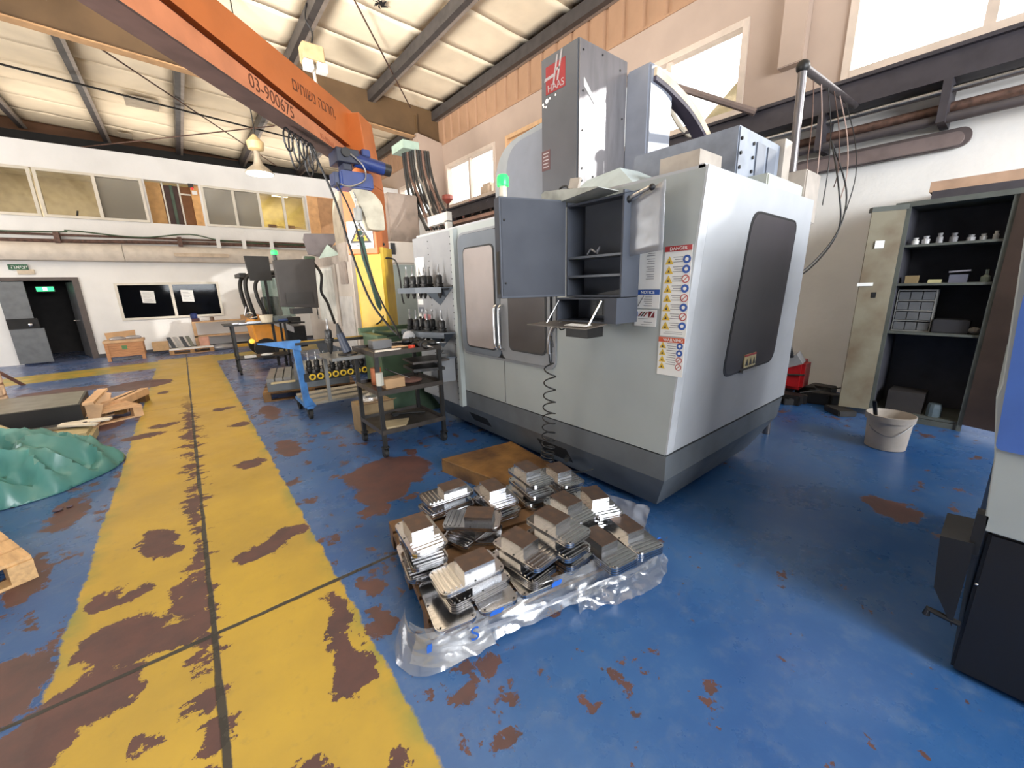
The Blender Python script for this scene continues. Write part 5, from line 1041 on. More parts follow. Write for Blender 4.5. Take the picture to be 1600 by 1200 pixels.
for k in range(10):
    if k < 3: (x, y, z) = (.93+.112*k, 7.35-.02*k, .286); lab = 'thin ground steel bar in the low pallet row, %s from the left' % ordn[k]
    else: (x, y, z) = (1.29+.11*(k-3), 7.27-.02*k, .286+.02*0); z = .286; lab = 'thick ground steel bar in the tall pallet row, %s from the left' % ordn[k-3]
    if sp is None: sp = o = MB().box(-.05, .05, -.5, .5, 0, .055, .004).ob('steel_bar', mat('ground_bar', (150, 152, 154), 0.3, 0.7, var=0.1), None)
    elif k == 3: tall = o = MB().box(-.05, .05, -.48, .48, 0, .15, .004).ob('steel_bar', MATS['ground_bar'], None)
    else: o = (sp if k < 3 else tall).copy(); COL.objects.link(o)
    o.location = (x, y, z); o.rotation_euler = (0, 0, -.2); tag(o, lab, 'steel bar', 'ground steel bars on the pallet')
tag(MB().obox((.98, 6.72), -.2, .16, .05, .286, .30).ob('bright_strip', mat('bright_brass', (214, 198, 156), 0.3, 0.4)), 'bright pale strip on the near left corner of the steel slab', 'strip')
# ================================================================== black work table farther left
t = thing('work_table', 'thin black framed table with casters in front of the forklift', 'table', (1.15, 9.9, 0))
MB().box(.55, 1.75, 9.5, 10.2, .985, 1.01).ob('table_top', blackm, t)
for x, y in ((.69, 9.6), (1.6, 9.6), (.69, 10.1), (1.6, 10.1)):
    MB().box(x-.02, x+.02, y-.02, y+.02, .14, .985).ob('leg', blackm, t); f = MB().box(x-.03, x+.03, y-.03, y+.03, .10, .14).ob('caster', blackm, t); MB().cyl((x-.02, y, .05), (x+.02, y, .05), .05, 12).ob('wheel', rubber, f)
MB().box(.67, 1.62, 9.58, 10.12, .30, .325).ob('lower_shelf', blackm, t)
item('white_bucket', 'small cream tub on the black table in front of the forklift', 'tub', lambda b: b.lathe((1.30, 9.7, 1.01), [(.10, 0), (.125, .14), (.13, .15)], 16), mat('cream_tub', (226, 214, 190), 0.5))
item('grey_case', 'flat grey case on the right of the black table in front of the forklift', 'case', lambda b: b.box(1.42, 1.78, 9.7, 9.95, 1.01, 1.12, .015), mat('case_grey', (104, 114, 118), 0.5))
item('blue_gloves', 'dark blue gloves on the front edge of the black table', 'gloves', lambda b: b.ball((1.6, 9.58, 1.04), .09, (1.3, .8, .4)), mat('glove_blue', (44, 64, 110), 0.8))
item('steel_vise', 'dark steel vise at the right end of the black table', 'vise', lambda b: b.box(1.66, 1.9, 9.5, 9.66, .95, 1.09, .01).cyl((1.7, 9.45, 1.0), (1.95, 9.4, .98), .015), blackm)
item('metal_parts', 'pale metal pieces scattered on the left of the black table', 'parts', lambda b: b.box(.8, 1.1, 9.62, 9.7, 1.01, 1.03).box(.95, 1.25, 9.72, 9.8, 1.01, 1.045).box(.7, .85, 9.75, 9.85, 1.01, 1.03), steel)
item('shelf_parts', 'white and grey pieces on the lower shelf of the black table', 'parts', lambda b: b.box(.8, 1.0, 9.62, 9.72, .325, .37).ball((1.2, 9.7, .35), .06, (2, 1, .5)), paper)
# ================================================================== left side: granite plate, tarp, boxes
pallet('long_pallet', 'pale wooden pallet under the black topped slab at the left', (-1.6, 7.45), .42, 1.6, 1.0, 6, wood_l, .16)
t = thing('black_slab', 'large black slab with a dull grey top lying on a pallet at the left', 'slab', (-1.75, 7.3, .16))
MB().hexa([(-2.9, 6.9, .16), (-1.16, 6.86, .16), (-1.22, 7.86, .16), (-2.9, 8.2, .16)], [(-2.9, 6.9, .36), (-1.16, 6.86, .36), (-1.22, 7.86, .36), (-2.9, 8.2, .36)]).ob('slab_body', mat('black_granite', (30, 29, 30), 0.4), t, bevel=.006)
MB().prism([(-2.88, 6.93, .361), (-1.18, 6.89, .361), (-1.24, 7.83, .361), (-2.88, 8.15, .361)], (0, 0, .004)).ob('slab_top', mat('dull_grey_top', (112, 110, 100), 0.35, var=0.1), t)
t = thing('wooden_trestle', 'pale wooden trestle with open ends beside the black slab', 'trestle', (-1.1, 7.3, 0))
for y in (6.95, 7.7): MB().prism([(-1.14, y, .0), (-1.08, y, .0), (-.98, y, .30), (-1.14, y, .36)], (0, .05, 0)).ob('end_board', wood_l, t)
MB().prism([(-1.15, 6.9, .33), (-1.05, 6.9, .33), (-1.02, 7.85, .33), (-1.12, 7.85, .33)], (0, 0, .03)).ob('top_board', wood_l, t)
MB().box(-1.12, -1.07, 6.95, 7.75, .05, .12).ob('low_rail', wood_l, t)
for k, (x, y) in enumerate(((-.93, 7.95), (-.82, 8.05))):
    MB().obox((x, y), -.35, .05, .38, .1, .2).ob('side_beam', wood_l, t); MB().obox((x, y-.25), -.35, .05, .06, 0, .1).ob('foot_block', wood_d, t); MB().obox((x+.1, y+.28), -.35, .05, .06, 0, .1).ob('foot_block', wood_d, t)
t = thing('white_machined_bracket', 'flat white forked bracket lying beside the pale trestle', 'bracket', (-1.05, 6.5, .2))
MB().prism([(-1.32, 6.52, .20), (-1.0, 6.32, .19), (-.98, 6.38, .19), (-1.08, 6.45, .19), (-1.06, 6.52, .19), (-.90, 6.5, .19), (-.88, 6.58, .19), (-1.05, 6.66, .19), (-1.3, 6.62, .20)], (0, 0, .02)).ob('plate', mat('white_part', (220, 212, 196), 0.5), t)
MB().cyl((-1.1, 6.5, .211), (-1.1, 6.5, .216), .02, 12).ob('bolt_hole', dark, t); MB().box(-1.55, -1.2, 6.55, 6.68, .17, .2).ob('steel_arm', steel, t)
t = thing('wooden_crate_corner', 'low beige crate with rounded corner under the forked bracket', 'crate', (-1.15, 6.3, 0))
MB().box(-1.5, -1.02, 6.15, 6.6, 0, .16, .04).ob('crate_body', mat('beige_crate', (178, 164, 124), 0.6), t)
for k in range(2): MB().box(-1.40, -1.08, 6.14, 6.15, .05+.05*k, .07+.05*k).ob('groove', mat('groove_brown', (110, 96, 66), 0.6), t)
item('beige_bundle', 'beige crumpled bundle at the left edge behind the green sheet', 'bundle', lambda b: b.ball((-1.82, 6.3, .22), .2, (1.3, 1, .9)), mat('bundle_beige', (196, 184, 146), 0.7, var=.2))
# tarpaulin: folded sheet over a low load
def tarp():
    b = MB(); n, mth = 74, 56; g = []
    for i in range(n+1):
        for j in range(mth+1):
            u, v = i/n, j/mth
            x = -2.7+2.0*u; y = 4.55+1.75*v
            ex = (x+1.78)/1.06; ey = (y-5.38)/.72
            ang = math.atan2(ey, ex); r = math.hypot(ex, ey); edge = 1+.10*noise.noise(Vector((math.cos(ang)*2, math.sin(ang)*2, 4)))
            r /= edge
            hgt = .40*max(0, 1-r**2.2)**.7
            P = Vector((x*3.4+y*1.6, y*2.6-x*1.1, 0))
            rd = 1-abs(noise.noise(P))*2.2; rd2 = 1-abs(noise.noise(P*2.3+Vector((7, 3, 0))))*2.0
            k = min(1, max(0, 1.12-r)*3)
            z = hgt+k*(.15*(rd-.45)+.07*(rd2-.4))
            if r > 1: 
                s = 1/r; x = -1.78+(x+1.78)*s; y = 5.38+(y-5.38)*s; z = .01+.01*math.sin(i*2.1+j)
            g.append(b.bm.verts.new((x, y, max(z, .006))))
    for i in range(n):
        for j in range(mth):
            a = i*(mth+1)+j; b.bm.faces.new((g[a], g[a+1], g[a+mth+2], g[a+mth+1]))
    bmesh.ops.remove_doubles(b.bm, verts=b.bm.verts, dist=.0005)
    bmesh.ops.dissolve_degenerate(b.bm, dist=.0004, edges=b.bm.edges)
    return b
o = tarp().ob('green_tarpaulin', mat('tarpaulin_green', (72, 124, 118), 0.32, var=0.1, scale=3), None, smooth=True, label='crumpled sea green plastic sheet heaped on the floor at the left', cat='tarpaulin')
sm = o.modifiers.new('t', 'SOLIDIFY'); sm.thickness = .004; sm.offset = -1
# stacked tan boxes and stick at the left edge
t = thing('tan_box_stack', 'wrapped stack of small tan boxes cut by the left picture edge', 'boxes', (-2.55, 8.6, 0))
bx0 = None
for i in range(4):
    for j in range(4):
        o = box('tan_box', mat('tan_box_mat', (222, 190, 158), 0.7), -.085, .085, -.085, .085, 0, .13, bev=0.006) if bx0 is None else bx0.copy()
        if bx0 is None: bx0 = o
        else: COL.objects.link(o)
        o.parent = t; o.location = (-.24+.2*i, -.08+.03*(j % 2), .02+.16*j)
MB().box(-2.92, -2.2, 8.6, 9.0, 0, .66).ob('box_core', mat('tan_core', (176, 140, 112), 0.8), t)
tag(MB().prism([(-2.66, 11.7, 0), (-2.60, 11.7, 0), (-3.02, 11.5, .58), (-3.08, 11.5, .58)], (0, .06, 0)).ob('leaning_plank', mat('dark_plank', (110, 76, 62), 0.6)), 'dark brown plank sloping to the floor at the left edge', 'plank')
# nearest pallet at the left edge
pallet('left_edge_pallet', 'empty pale pallet cut by the left picture edge below the green sheet', (-1.50, 3.66), .42, .8, 1.0, 5, mat('fresh_pallet_wood', (208, 168, 118), 0.6, var=.15, scale=6, stretch=(7, 1, 7)))
item('floor_debris', 'tiny dark debris on the blue floor above the left edge pallet', 'debris', lambda b: b.ball((-1.02, 4.4, .012), .03, (1, 1, .4)).ball((-.96, 4.42, .01), .02, (1, 1, .4)), mat('debris', (92, 76, 84), 0.8))
# ================================================================== along the far wall
t = thing('wooden_crate', 'orange brown wooden crate on legs under the far window', 'crate', (-1.33, 14.5, 0))
MB().box(-1.70, -.98, 14.3, 14.75, .10, .50).ob('crate_body', crate_m, t, bevel=.005)
MB().box(-1.73, -.95, 14.28, 14.78, .46, .52).ob('crate_rim', wood_l, t)
for x in (-1.68, -1.02): MB().box(x-.035, x+.035, 14.29, 14.42, 0, .46).ob('leg', crate_m, t)
MB().box(-1.40, -1.30, 14.292, 14.298, .28, .38).ob('green_stamp', mat('green_stamp', (96, 140, 90), 0.6), t)
item('cardboard_sheet', 'brown cardboard sheet standing in the wooden crate', 'cardboard', lambda b: b.prism([(-1.66, 14.6, .5), (-1.12, 14.6, .5), (-1.10, 14.66, .74), (-1.70, 14.66, .70)], (0, .02, 0)), card)
item('crumpled_wrap', 'crumpled clear wrap on top of the wooden crate', 'wrap', lambda b: b.ball((-1.45, 14.45, .55), .12, (1.4, .8, .5)).ball((-1.15, 14.45, .56), .11, (1.5, .8, .5)), M_BAG)
item('tan_box', 'tan cardboard box on the floor right of the wooden crate', 'box', lambda b: b.box(-.85, -.5, 14.9, 15.2, .10, .34), mat('tan_card', (214, 178, 134), 0.7))
pallet('low_pallet', 'low pallet with a white board below the far window', (.0, 14.68), 0, 1.0, .5, 4, wood, .12)
item('white_board', 'white board lying on the low pallet below the far window', 'board', lambda b: b.box(-.5, .5, 14.45, 14.75, .121, .15), paper)
item('white_sheet_bundle', 'white plastic sheet heaped at the right end of the low pallet', 'sheet', lambda b: b.ball((.72, 14.6, .08), .2, (1.6, 1, .5)), M_BAG)
for k in range(4):
    tag(MB().prism([(-.42+.14*k, 14.8, .122), (-.33+.14*k, 14.8, .122), (-.43+.14*k, 14.84, .45), (-.52+.14*k, 14.84, .45)], (0, .12, 0)).ob('folder', [black, mat('grey_sheet', (160, 158, 156), 0.5), black, mat('green_grey', (112, 112, 100), 0.6)][k]), ['black folder leaning leftmost on the low pallet', 'grey folder leaning beside the leftmost black folder', 'second black folder leaning in the row on the low pallet', 'olive panel leaning right of the folders on the low pallet'][k], 'folder')
item('red_parcel', 'pinkish wrapped parcel on the low pallet right of the folders', 'parcel', lambda b: b.box(.2, .44, 14.77, 14.92, .121, .40, .02), mat('pink_parcel', (200, 150, 130), 0.6))
t = thing('wall_bench', 'pale wooden bench with two shelves under the right of the far window', 'bench', (.95, 15.2, 0))
for z in (.38, .80): MB().box(.12, 2.2, 15.05, 15.4, z, z+.035).ob('shelf', wood_l, t)
MB().box(.12, .2, 15.05, 15.4, 0, .8).ob('leg', wood_l, t); MB().box(2.1, 2.2, 15.05, 15.4, 0, .8).ob('leg', wood_l, t)
item('blue_tin', 'blue and white canister at the left end of the pale bench', 'canister', lambda b: b.lathe((.2, 15.15, .93), [(.08, 0), (.085, .02), (.085, .12), (.05, .15)], 12), blue_p)
item('black_carton', 'black and red carton under the canister on the pale bench', 'carton', lambda b: b.box(.13, .32, 15.08, 15.3, .835, .93), mat('dark_red_carton', (64, 26, 30), 0.5))
item('small_jar', 'small brown jar on the pale bench', 'jar', lambda b: b.lathe((.62, 15.15, .835), [(.05, 0), (.05, .1), (.03, .12)], 10), mat('jar_brown', (110, 86, 70), 0.5))
item('bench_box', 'brown box at the right of the pale bench top', 'box', lambda b: b.box(1.35, 1.62, 15.1, 15.3, .835, .96), card)
item('yellow_rail', 'yellow steel rail on the floor under the pale bench', 'rail', lambda b: b.box(.75, 2.6, 14.9, 15.0, 0, .09), mat('rail_yellow', (220, 170, 60), 0.5))
# ================================================================== parts pallet in front
PA = Vector((.62, 1.42)); U = Vector((.981, -.196)); V = Vector((.196, .981)); PL, PW = 1.30, .92
pc_ = PA+U*PL/2+V*PW/2; pang = math.atan2(U.y, U.x)
pallet('parts_pallet', 'wooden pallet stacked with machined steel plates and wrapped in film', (pc_.x, pc_.y), pang, PL, PW, 6, mat('parts_pallet_wood', (112, 82, 54), 0.6, var=.2, scale=7))
def plate_proto(kind):
    t = thing('machined_plate', 'x', 'steel plate', (0, 0, 0))
    b = MB(); L_, W_ = .335, .195
    out = rrect(L_, W_, .035, 4); inn = rrect(L_-.012, W_-.012, .031, 4)
    b.prism([(x, y, .0) for x, y in out], (0, 0, .007)); b.prism([(x, y, .007) for x, y in inn], (0, 0, .005)); b.prism([(x, y, .012) for x, y in out], (0, 0, .008)); b.prism([(x, y, .020) for x, y in inn], (0, 0, .003))
    b.ob('base_plate', steel_m, t, local=True)
    if kind == 'block':
        h = MB().prism([(-.04, -.058, .023), (.125, -.058, .023), (.125, .058, .023), (-.04, .058, .023)], (0, 0, .042)).ob('raised_block', mat('bright_block_steel', (214, 216, 220), 0.22, 1.0, var=.06), t, local=True)
        MB().box(-.0405, .1255, -.0585, .0585, .0645, .0675).ob('rough_top', scale_m, h, local=True)
        r = None
        for k in range(4):
            r = MB().box(-.150+.026*k, -.142+.026*k, -.080, .080, .023, .0275).ob('milled_rib', chrome, t, local=True)
        MB().tube([(.135-.15+.15*math.cos(a)*.0-.024, 0, .025) for a in (0, 1)], .001, 4).ob('groove_mark', steel, t, local=True) if False else None
    hb = None
    for x, y in ((-.15, -.075), (-.15, .075), (.15, -.075), (.15, .075), (0, -.088), (0, .088)):
        if hb is None: hb = MB().cyl((0, 0, .0225), (0, 0, .0235), .0055, 8).ob('bolt_hole', dark, t, local=True); q = hb
        else: q = hb.copy(); COL.objects.link(q); q.parent = t
        q.location = (x, y, 0)
    return t
PB = plate_proto('block'); PF = plate_proto('flat'); used = {'b': False, 'f': False}
def put(kind, x, y, z, rz, label, group=None, rx=0, ry=0):
    src = PB if kind == 'b' else PF
    if not used[kind]:
        used[kind] = True; o = src; o.location = (x, y, z); o.rotation_euler = (rx, ry, rz); o['label'] = label
        if group: o['group'] = group
    else:
        o = copy_thing(src, (x, y, z), rz, rx, ry, label)
        if group: o['group'] = group
        elif 'group' in o: del o['group']
    return o
R = math.radians
stacks = [  # x, y, yaw, levels, words, has its own bottom plate
    (.86, 1.465, -6, 2, 'front left stack, nearest the torn film corner', 0), (1.19, 1.41, 96, 2, 'front centre stack', 0), (.785, 1.80, 83, 3, 'leftmost stack', 1),
    (1.13, 1.82, -44, 2, 'crossed stack in the middle left', 1), (1.17, 2.20, -6, 2, 'back left stack', 1), (1.41, 1.97, 80, 2, 'stack behind the crossed one', 1),
    (1.68, 1.92, 82, 3, 'tall back stack beside the brown board', 1), (1.93, 1.86, 77, 2, 'back right stack near the machine', 1), (1.39, 1.37, 93, 3, 'centre right stack', 1),
    (1.655, 1.52, 86, 2, 'right stack with a bright block', 1), (1.83, 1.45, 68, 2, 'dull right stack by the film', 1), (1.79, 1.17, 76, 1, 'low stack at the right front corner', 1), (1.585, 1.20, 82, 1, 'low stack second from the right front corner', 1)]
zb = .146
for n, (x, y, a, lv, words, own) in enumerate(stacks):
    if own: put('f', x, y, zb, R(a), 'flat plate at the very bottom of the %s' % words, 'bottom plates on the parts pallet')
    for k in range(lv):
        z = zb+.0245+.0680*k
        last = k == lv-1
        jx, jy, ja = (0, 0, 0) if last else (random.uniform(-.02, .02), random.uniform(-.02, .02), random.uniform(-6, 6))
        if n == 3 and not last: ja = 60
        if lv-1-k > 0 and n == 0: jx, jy = .03, -.01
        put('b', x+jx, y+jy, z, R(a+ja), ('top plate with raised block on the %s' if last else 'block plate under the top of the %s' if k == lv-2 else 'lower block plate inside the %s') % words, 'block plates on the parts pallet')
for k in range(3):
    put('f', .735+.205*k, 1.46-.042*k, zb+.0005, R(78), ['grey flat plate showing at the front left pallet corner', 'grey flat plate showing at the front edge, second from left', 'grey flat plate showing at the front edge, third from left'][k], 'bottom plates on the parts pallet')
# oily brown board behind
t = thing('brown_pallet_board', 'oily brown pallet lying against the machine behind the stacked plates', 'pallet', (1.85, 2.55, 0))
q = [(1.56, 2.98), (2.28, 2.88), (2.20, 2.14), (1.70, 2.22)]
MB().prism([(x, y, .105) for x, y in q], (0, 0, .02)).ob('deck_sheet', wood_d, t, bevel=.003)
for k in range(3):
    a = Vector(q[0]).lerp(Vector(q[1]), k/2.2); c = Vector(q[3]).lerp(Vector(q[2]), k/2.2)
    MB().prism([(a.x, a.y, 0), (a.x+.07, a.y, 0), (c.x+.07, c.y, 0), (c.x, c.y, 0)], (0, 0, .105)).ob('runner', wood_d, t)
# stretch film along the front and right edges
def film(name, path, z0, z1, seed, m, amp=.03, label=None, nz=14, flare=.0):
    b = MB(); P = arc_pts(path, 14); g = []; s = 0
    for i, p in enumerate(P):
        if i: s += (P[i]-P[i-1]).length
        d = (P[min(i+1, len(P)-1)]-P[max(i-1, 0)]).normalized(); nrm = Vector((d.y, -d.x, 0))
        for j in range(nz+1):
            v = j/nz
            w = noise.noise(Vector((s*5, v*1.2, seed))); w2 = 1-abs(noise.noise(Vector((s*11+v*2.0, v*2.2-s*3, seed+5))))*2.4
            z = z0+(z1-z0)*v+.012*w
            q = p+nrm*(amp*w*.9+amp*.35*w2+flare*(1-v)**2); g.append(b.bm.verts.new((q.x, q.y, max(.004, z))))
    n = nz+1
    for i in range(len(P)-1):
        for j in range(nz): b.bm.faces.new((g[i*n+j], g[i*n+j+1], g[(i+1)*n+j+1], g[(i+1)*n+j]))
    return b.ob(name, m, None, smooth=True)
def pt(u, v, z=0): w = PA+U*u+V*v; return (w.x, w.y, z)
fr = thing('stretch_film', 'torn clear stretch film with blue print wrapped round the front of the parts pallet', 'film', pt(.6, -.05))
def under(o): o.parent = fr; o.data.transform(WM[fr].inverted()); WM[o] = WM[fr]; return o
o1 = under(film('film_sheet', [pt(-.07, .12), pt(-.09, -.02), pt(.0, -.09), pt(.3, -.06), pt(.7, -.07), pt(1.0, -.06), pt(1.3, -.05), pt(1.38, .1), pt(1.36, .35)], .01, .17, 3, M_WRAP, .03, flare=.05))
o2 = under(film('film_layer', [pt(-.08, .03), pt(.02, -.06), pt(.4, -.05), pt(.9, -.06), pt(1.25, -.06), pt(1.36, .05)], .10, .16, 11, mat('white_film', (168, 172, 180), 0.3, alpha=0.4), .015))
o3 = under(film('film_rope', [pt(.1, -.08), pt(.5, -.11), pt(.8, -.12), pt(1.1, -.14), pt(1.3, -.12)], .06, .085, 21, M_BAG, .012, nz=3))
o4 = under(film('film_tail', [pt(.72, -.12), pt(.95, -.17), pt(1.2, -.16), pt(1.38, -.06)], .005, .12, 31, M_WRAP, .05, flare=.05))
o5 = under(film('film_flap', [pt(1.18, .42), pt(1.30, .30), pt(1.36, .18), pt(1.40, .05)], .10, .27, 41, M_BAG, .05, flare=.05))
film_bag = under(film('film_bundle', [pt(-.06, .0), pt(.0, -.07), pt(.12, -.09), pt(.26, -.07)], .004, .11, 51, M_BAG, .03, flare=.05))
o7 = under(film('film_strip', [pt(.95, .80), pt(1.05, .74), pt(1.15, .7), pt(1.25, .68)], .12, .22, 61, M_WRAP, .04, nz=4))
bp = mat('blue_film_print', (40, 96, 190), 0.4)
def mark(u, z, w, hgt, out=-.105, a=0):
    c = Vector(pt(u, out, z)); e = Vector((U.x, U.y, 0))
    MB().prism([c+e*x+Vector((0, 0, zz)) for x, zz in [(-w, -hgt), (w*.6, -hgt), (w, 0), (w, hgt), (-w*.6, hgt), (-w, .2*hgt)]], (-.001, -.002, 0)).ob('blue_print', bp, fr)
for u, z, w, hh in ((.29, .15, .035, .012), (.62, .165, .03, .014), (.93, .17, .035, .012), (1.16, .175, .02, .012), (-.03, .11, .012, .02)): mark(u, z, w, hh)
text_ob('blue_letter', 'S', bp, (*pt(.15, -.12)[:2], .065), (U.x, U.y, 0), (0, 0, 1), .10, fr)
text_ob('blue_letter', 'S', bp, (*pt(1.31, -.10)[:2], .12), (U.x, U.y, 0), (0, 0, 1), .08, fr)
# ================================================================== cabinet by the right wall
def gbox(name, m, p, *a, **k): return box(name, m, *a, p, **k)
gm = mat('dark_green_grey', (84, 88, 84), 0.55, var=0.15); gd = mat('cabinet_inside', (60, 60, 68), 0.7)
sc_ = thing('storage_cabinet', 'tall open dark steel cabinet with shelves against the right wall', 'cabinet', (6.5, .5, 0))
KX0, KX1, KY0, KY1, KZ = 6.12, 6.75, .14, .87, 2.30
b = MB(); b.box(KX1-.02, KX1, KY0, KY1, .06, KZ); b.ob('back_panel', gd, sc_)
for y in (KY0, KY1-.02): box('side_panel', gd, KX0, KX1-.02, y, y+.02, .06, KZ, sc_)
box('top_panel', gm, KX0-.03, KX1, KY0-.05, KY1+.1, KZ, KZ+.05, sc_)
for y in (KY0-.01, KY1-.025): box('front_upright', gm, KX0-.02, KX0, y, y+.035, .0, KZ, sc_)
for z in (.09, 1.0, 1.52, 1.92): box('shelf', gm, KX0+.01, KX1-.02, KY0+.02, KY1-.02, z-.025, z, sc_)
box('plinth', gm, KX0, KX1, KY0, KY1, 0, .06, sc_)
ld = MB().prism([(6.10, .88, .08), (6.08, .88, .08), (6.0, 1.14, .08), (6.02, 1.15, .08)], (0, 0, 2.2)).ob('left_door', mat('dirty_beige_door', (124, 118, 100), 0.55, var=0.25, scale=3, c2=(98, 82, 62)), sc_)
MB().prism([(6.0, 1.14, 2.28), (6.08, .86, 2.28), (6.14, .86, 2.28), (6.06, 1.18, 2.28)], (0, 0, .05)).ob('door_cap', gm, sc_)
MB().prism([(6.05, .99, 1.37), (6.045, 1.03, 1.37), (6.03, 1.03, 1.37), (6.035, .99, 1.37)], (0, 0, .06)).ob('door_lock', black, sc_)
MB().prism([(6.03, 1.03, 1.50), (5.99, 1.16, 1.50), (5.985, 1.16, 1.50), (6.025, 1.03, 1.50)], (0, 0, .035)).ob('paper_strip', paper, sc_)
MB().prism([(6.04, 1.0, 1.9), (6.01, 1.07, 1.9), (6.005, 1.07, 1.9), (6.035, 1.0, 1.9)], (0, 0, .08)).ob('paper_note', paper, sc_)
MB().prism([(6.10, .13, .08), (6.08, .13, .08), (5.96, -.22, .08), (5.98, -.23, .08)], (0, 0, 2.22)).ob('right_door', mat('dark_brown_door', (72, 58, 52), 0.55, var=0.2, scale=3), sc_)
tag(box('beam_board', mat('lintel_wood', (178, 146, 122), 0.7), 6.2, 7.0, -1.2, .75, 2.43, 2.53), 'pale wooden board lying on top of the dark steel cabinet', 'board')
tag(box('flat_carton', mat('dark_carton', (60, 56, 62), 0.7), 6.15, 6.7, -.15, .72, 2.35, 2.43), 'dark flat box between the cabinet top and the wooden board', 'box')
org = thing('drawer_organizer', 'grey small parts drawer unit on the third shelf of the steel cabinet', 'drawer unit', (6.3, .75, 1.0))
b = MB(); b.box(6.4, 6.41, .53, .84, 1.0, 1.45)
for y in (.53, .83): b.box(6.25, 6.4, y, y+.01, 1.0, 1.45)
for k in range(5): b.box(6.25, 6.4, .54, .83, 1.0+.1095*k, 1.012+.1095*k)
b.ob('drawer_frame', mat('organizer_grey', (128, 128, 126), 0.5), org)
for k in range(4):
    for j in range(3): box('drawer', mat('drawer_grey', (96, 98, 102), 0.5), 6.245, 6.38, .545+.096*j, .633+.096*j, 1.016+.1095*k, 1.098+.1095*k, org)
sh_items = [('white_jar', (214, 214, 214), .78, 1.92, .03, .07), ('steel_fitting', (190, 190, 194), .70, 1.92, .03, .08), ('grey_bottle', (150, 150, 154), .60, 1.92, .025, .1), ('short_can', (120, 120, 124), .50, 1.92, .03, .09), ('silver_fitting', (160, 160, 164), .38, 1.92, .03, .06), ('small_funnel', (170, 170, 170), .30, 1.92, .025, .06), ('white_fitting', (196, 196, 196), .22, 1.92, .02, .08)]
for k, (nm, c, y, z, r_, hh) in enumerate(sh_items):
    tag(MB().lathe((6.22, y, z), [(r_, 0), (r_*1.05, hh*.6), (r_*.6, hh*.7), (r_*.8, hh)], 12).ob(nm, mat(nm+'_m', c, 0.4, 0.4)), '%s on the top cabinet shelf, %s' % (nm.replace('_', ' '), ['first from the left', 'second from the left', 'third from the left', 'fourth from the left', 'fifth from the left', 'second from the right', 'rightmost'][k]), 'fitting')
tag(box('tan_tin', mat('tan_tin_m', (134, 116, 84), 0.6), 6.2, 6.3, .70, .80, 1.52, 1.60), 'dull tan tin on the second cabinet shelf', 'tin')
tag(box('cream_box', mat('cream_box_m', (176, 170, 130), 0.6), 6.2, 6.3, .52, .62, 1.52, 1.555), 'cream flat box on the second cabinet shelf', 'box')
t = thing('lidded_case', 'grey blue case with tilted lid on the second cabinet shelf', 'case', (6.25, .4, 1.52)); box('case_body', mat('case_m', (92, 94, 110), 0.5), 6.2, 6.36, .34, .47, 1.52, 1.6, t); MB().prism([(6.2, .33, 1.63), (6.2, .48, 1.62), (6.36, .48, 1.62), (6.36, .33, 1.63)], (0, 0, .015)).ob('case_lid', mat('lid_m', (128, 126, 138), 0.5), t)
tag(MB().lathe((6.22, .22, 1.52), [(.035, 0), (.035, .05), (.012, .07), (.012, .12)], 12).ob('spray_bottle', mat('spray_m', (120, 132, 124), 0.5)), 'pale green bottle at the right of the second cabinet shelf', 'bottle')
tag(box('black_toolbox', mat('toolbox_m', (44, 44, 50), 0.6), 6.2, 6.45, .25, .52, 1.0, 1.14, bev=.01), 'dark toolbox beside the drawer unit on the third cabinet shelf', 'toolbox')
tag(MB().ball((6.22, .21, 1.04), .045, (1, 1, .8)).ob('rag_ball', mat('rag_grey', (112, 108, 104), 0.9)), 'grey rag right of the dark toolbox on the third shelf', 'rag')
tag(box('lower_carton', mat('lower_carton_m', (52, 48, 48), 0.7), 6.2, 6.5, .45, .75, .09, .32), 'dark carton on the bottom shelf of the steel cabinet', 'carton')
tag(MB().lathe((6.22, .36, .09), [(.06, 0), (.06, .1), (.05, .14)], 12).ob('glass_jar', mat('jar_m', (90, 104, 112), 0.4)), 'bluish jar on the bottom shelf of the steel cabinet', 'jar')
# bucket
bk_ = thing('white_bucket', 'dirty white plastic bucket with a black bar in it before the open cabinet', 'bucket', (5.05, .56, 0))
MB().lathe((5.05, .56, 0), [(.135, 0), (.15, .004), (.165, .27), (.178, .272), (.182, .33), (.176, .332), (.165, .30), (.15, .05), (.12, .04)], 28).ob('bucket_body', mat('dirty_white_plastic', (176, 166, 156), 0.5, var=.1), bk_, smooth=True)
MB().tube(arc_pts([(5.10, .73, .28), (4.90, .66, .20), (4.86, .50, .16), (5.02, .385, .28)], 6), .004, 6).ob('bail_handle', steel, bk_)
tag(MB().prism([(5.0, .60, .06), (5.03, .60, .06), (4.93, .66, .46), (4.90, .66, .46)], (.01, .03, 0)).ob('black_bar', black), 'black flat bar standing in the white bucket', 'bar')
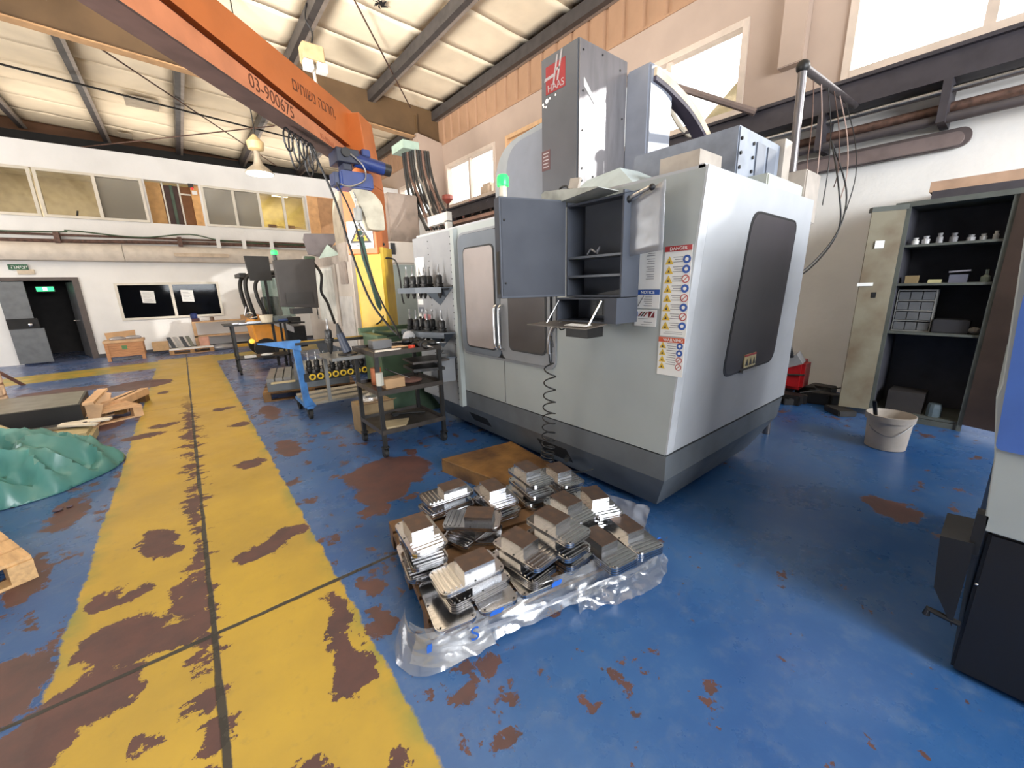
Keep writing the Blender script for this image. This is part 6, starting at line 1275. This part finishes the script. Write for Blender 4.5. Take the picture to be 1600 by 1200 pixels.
# floor junk
mt = thing('red_jerrycan', 'red plastic can with grey cap and strap behind the nearest machine', 'can', (6.3, 1.72, .2))
MB().box(6.15, 6.45, 1.58, 1.86, .16, .55, .04).ob('can_body', red_m, mt)
MB().prism([(6.13, 1.60, .52), (6.13, 1.76, .45), (6.13, 1.82, .56), (6.13, 1.68, .64)], (.12, 0, .03)).ob('grey_cap', mat('cap_grey', (150, 150, 152), 0.5), mt)
MB().tube([(6.13, 1.88, .42), (6.12, 1.74, .36), (6.12, 1.56, .38)], .014, 6).ob('strap', black, mt)
t = thing('floor_junk', 'low dark heap of oily scrap along the wall behind the nearest machine', 'scrap', (6.4, 1.5, 0)); t['kind'] = 'stuff'
b = MB(); random.seed(3)
for k in range(26):
    x, y = random.uniform(5.9, 6.9), random.uniform(1.1, 2.0); s = random.uniform(.05, .16); b.obox((x, y), random.random()*3, s, s*.7, 0, random.uniform(.04, .16), .01)
b.ob('scrap_pieces', mat('oily_black', (34, 31, 30), 0.5, var=.3), t)
tag(MB().cyl((6.0, 1.55, .17), (6.3, 1.15, .26), .008, 6).ob('thin_rod', blackm), 'thin dark rod sticking out of the scrap heap', 'rod')
t = thing('black_hoses', 'black hoses and coiled cable hanging down the wall behind the machine corner', 'hoses', (6.2, 1.8, .6))
MB().tube(arc_pts([(6.0, 1.80, 1.5), (6.0, 1.80, 1.1), (6.05, 1.76, .8), (6.1, 1.72, .6)], 5), .025, 8).ob('hose', black, t)
pts = [(6.05+.03*math.cos(k*.9), 1.86+.03*math.sin(k*.9), 1.45-.006*k) for k in range(70)]
MB().tube(pts, .008, 5).ob('coiled_cable', black, t)
# ================================================================== machine at the right edge
rm = thing('right_edge_machine', 'pale machine with a blue panel and black base cut by the right picture edge', 'machine', (3, -1.2, 0))
MB().prism([(2.2, -.048, .95), (2.2, -.015, 1.17), (2.2, -.02, 1.22), (2.2, .017, 1.72), (2.2, .04, 2.1), (2.2, -2.6, 2.1), (2.2, -2.6, .60), (2.2, -.07, .66)], (1.7, 0, 0)).ob('enclosure', haas_light, rm, bevel=.004)
q = rpoly([(-.045, .985), (-.016, 1.46), (-.01, 2.0), (-1.2, 2.0), (-1.2, .93)], [.02, .02, .02, .02, .02])
MB().prism([(2.198, y, z) for y, z in q], (-.012, 0, 0)).ob('blue_panel', mat('panel_blue', (70, 104, 176), 0.35, var=.06), rm)
MB().box(2.21, 3.8, -2.55, -.085, .02, .655, .01).ob('black_base', mat('base_black', (20, 20, 24), 0.45), rm)
MB().prism([(2.19, .03, .59), (2.19, -.06, .60), (2.19, -.06, .22), (2.19, .012, .36)], (.25, 0, 0)).ob('side_bracket', black, rm)
MB().box(2.2, 2.26, -.075, -.045, .55, .72).ob('upright_tab', black, rm)
MB().tube([(2.2, -.08, .24), (2.2, -.02, .245), (2.2, .012, .25), (2.2, .014, .22)], .012, 8).ob('hooked_pin', black, rm)
MB().ball((2.19, -.09, .44), .005).ob('indicator_screw', chrome, rm)
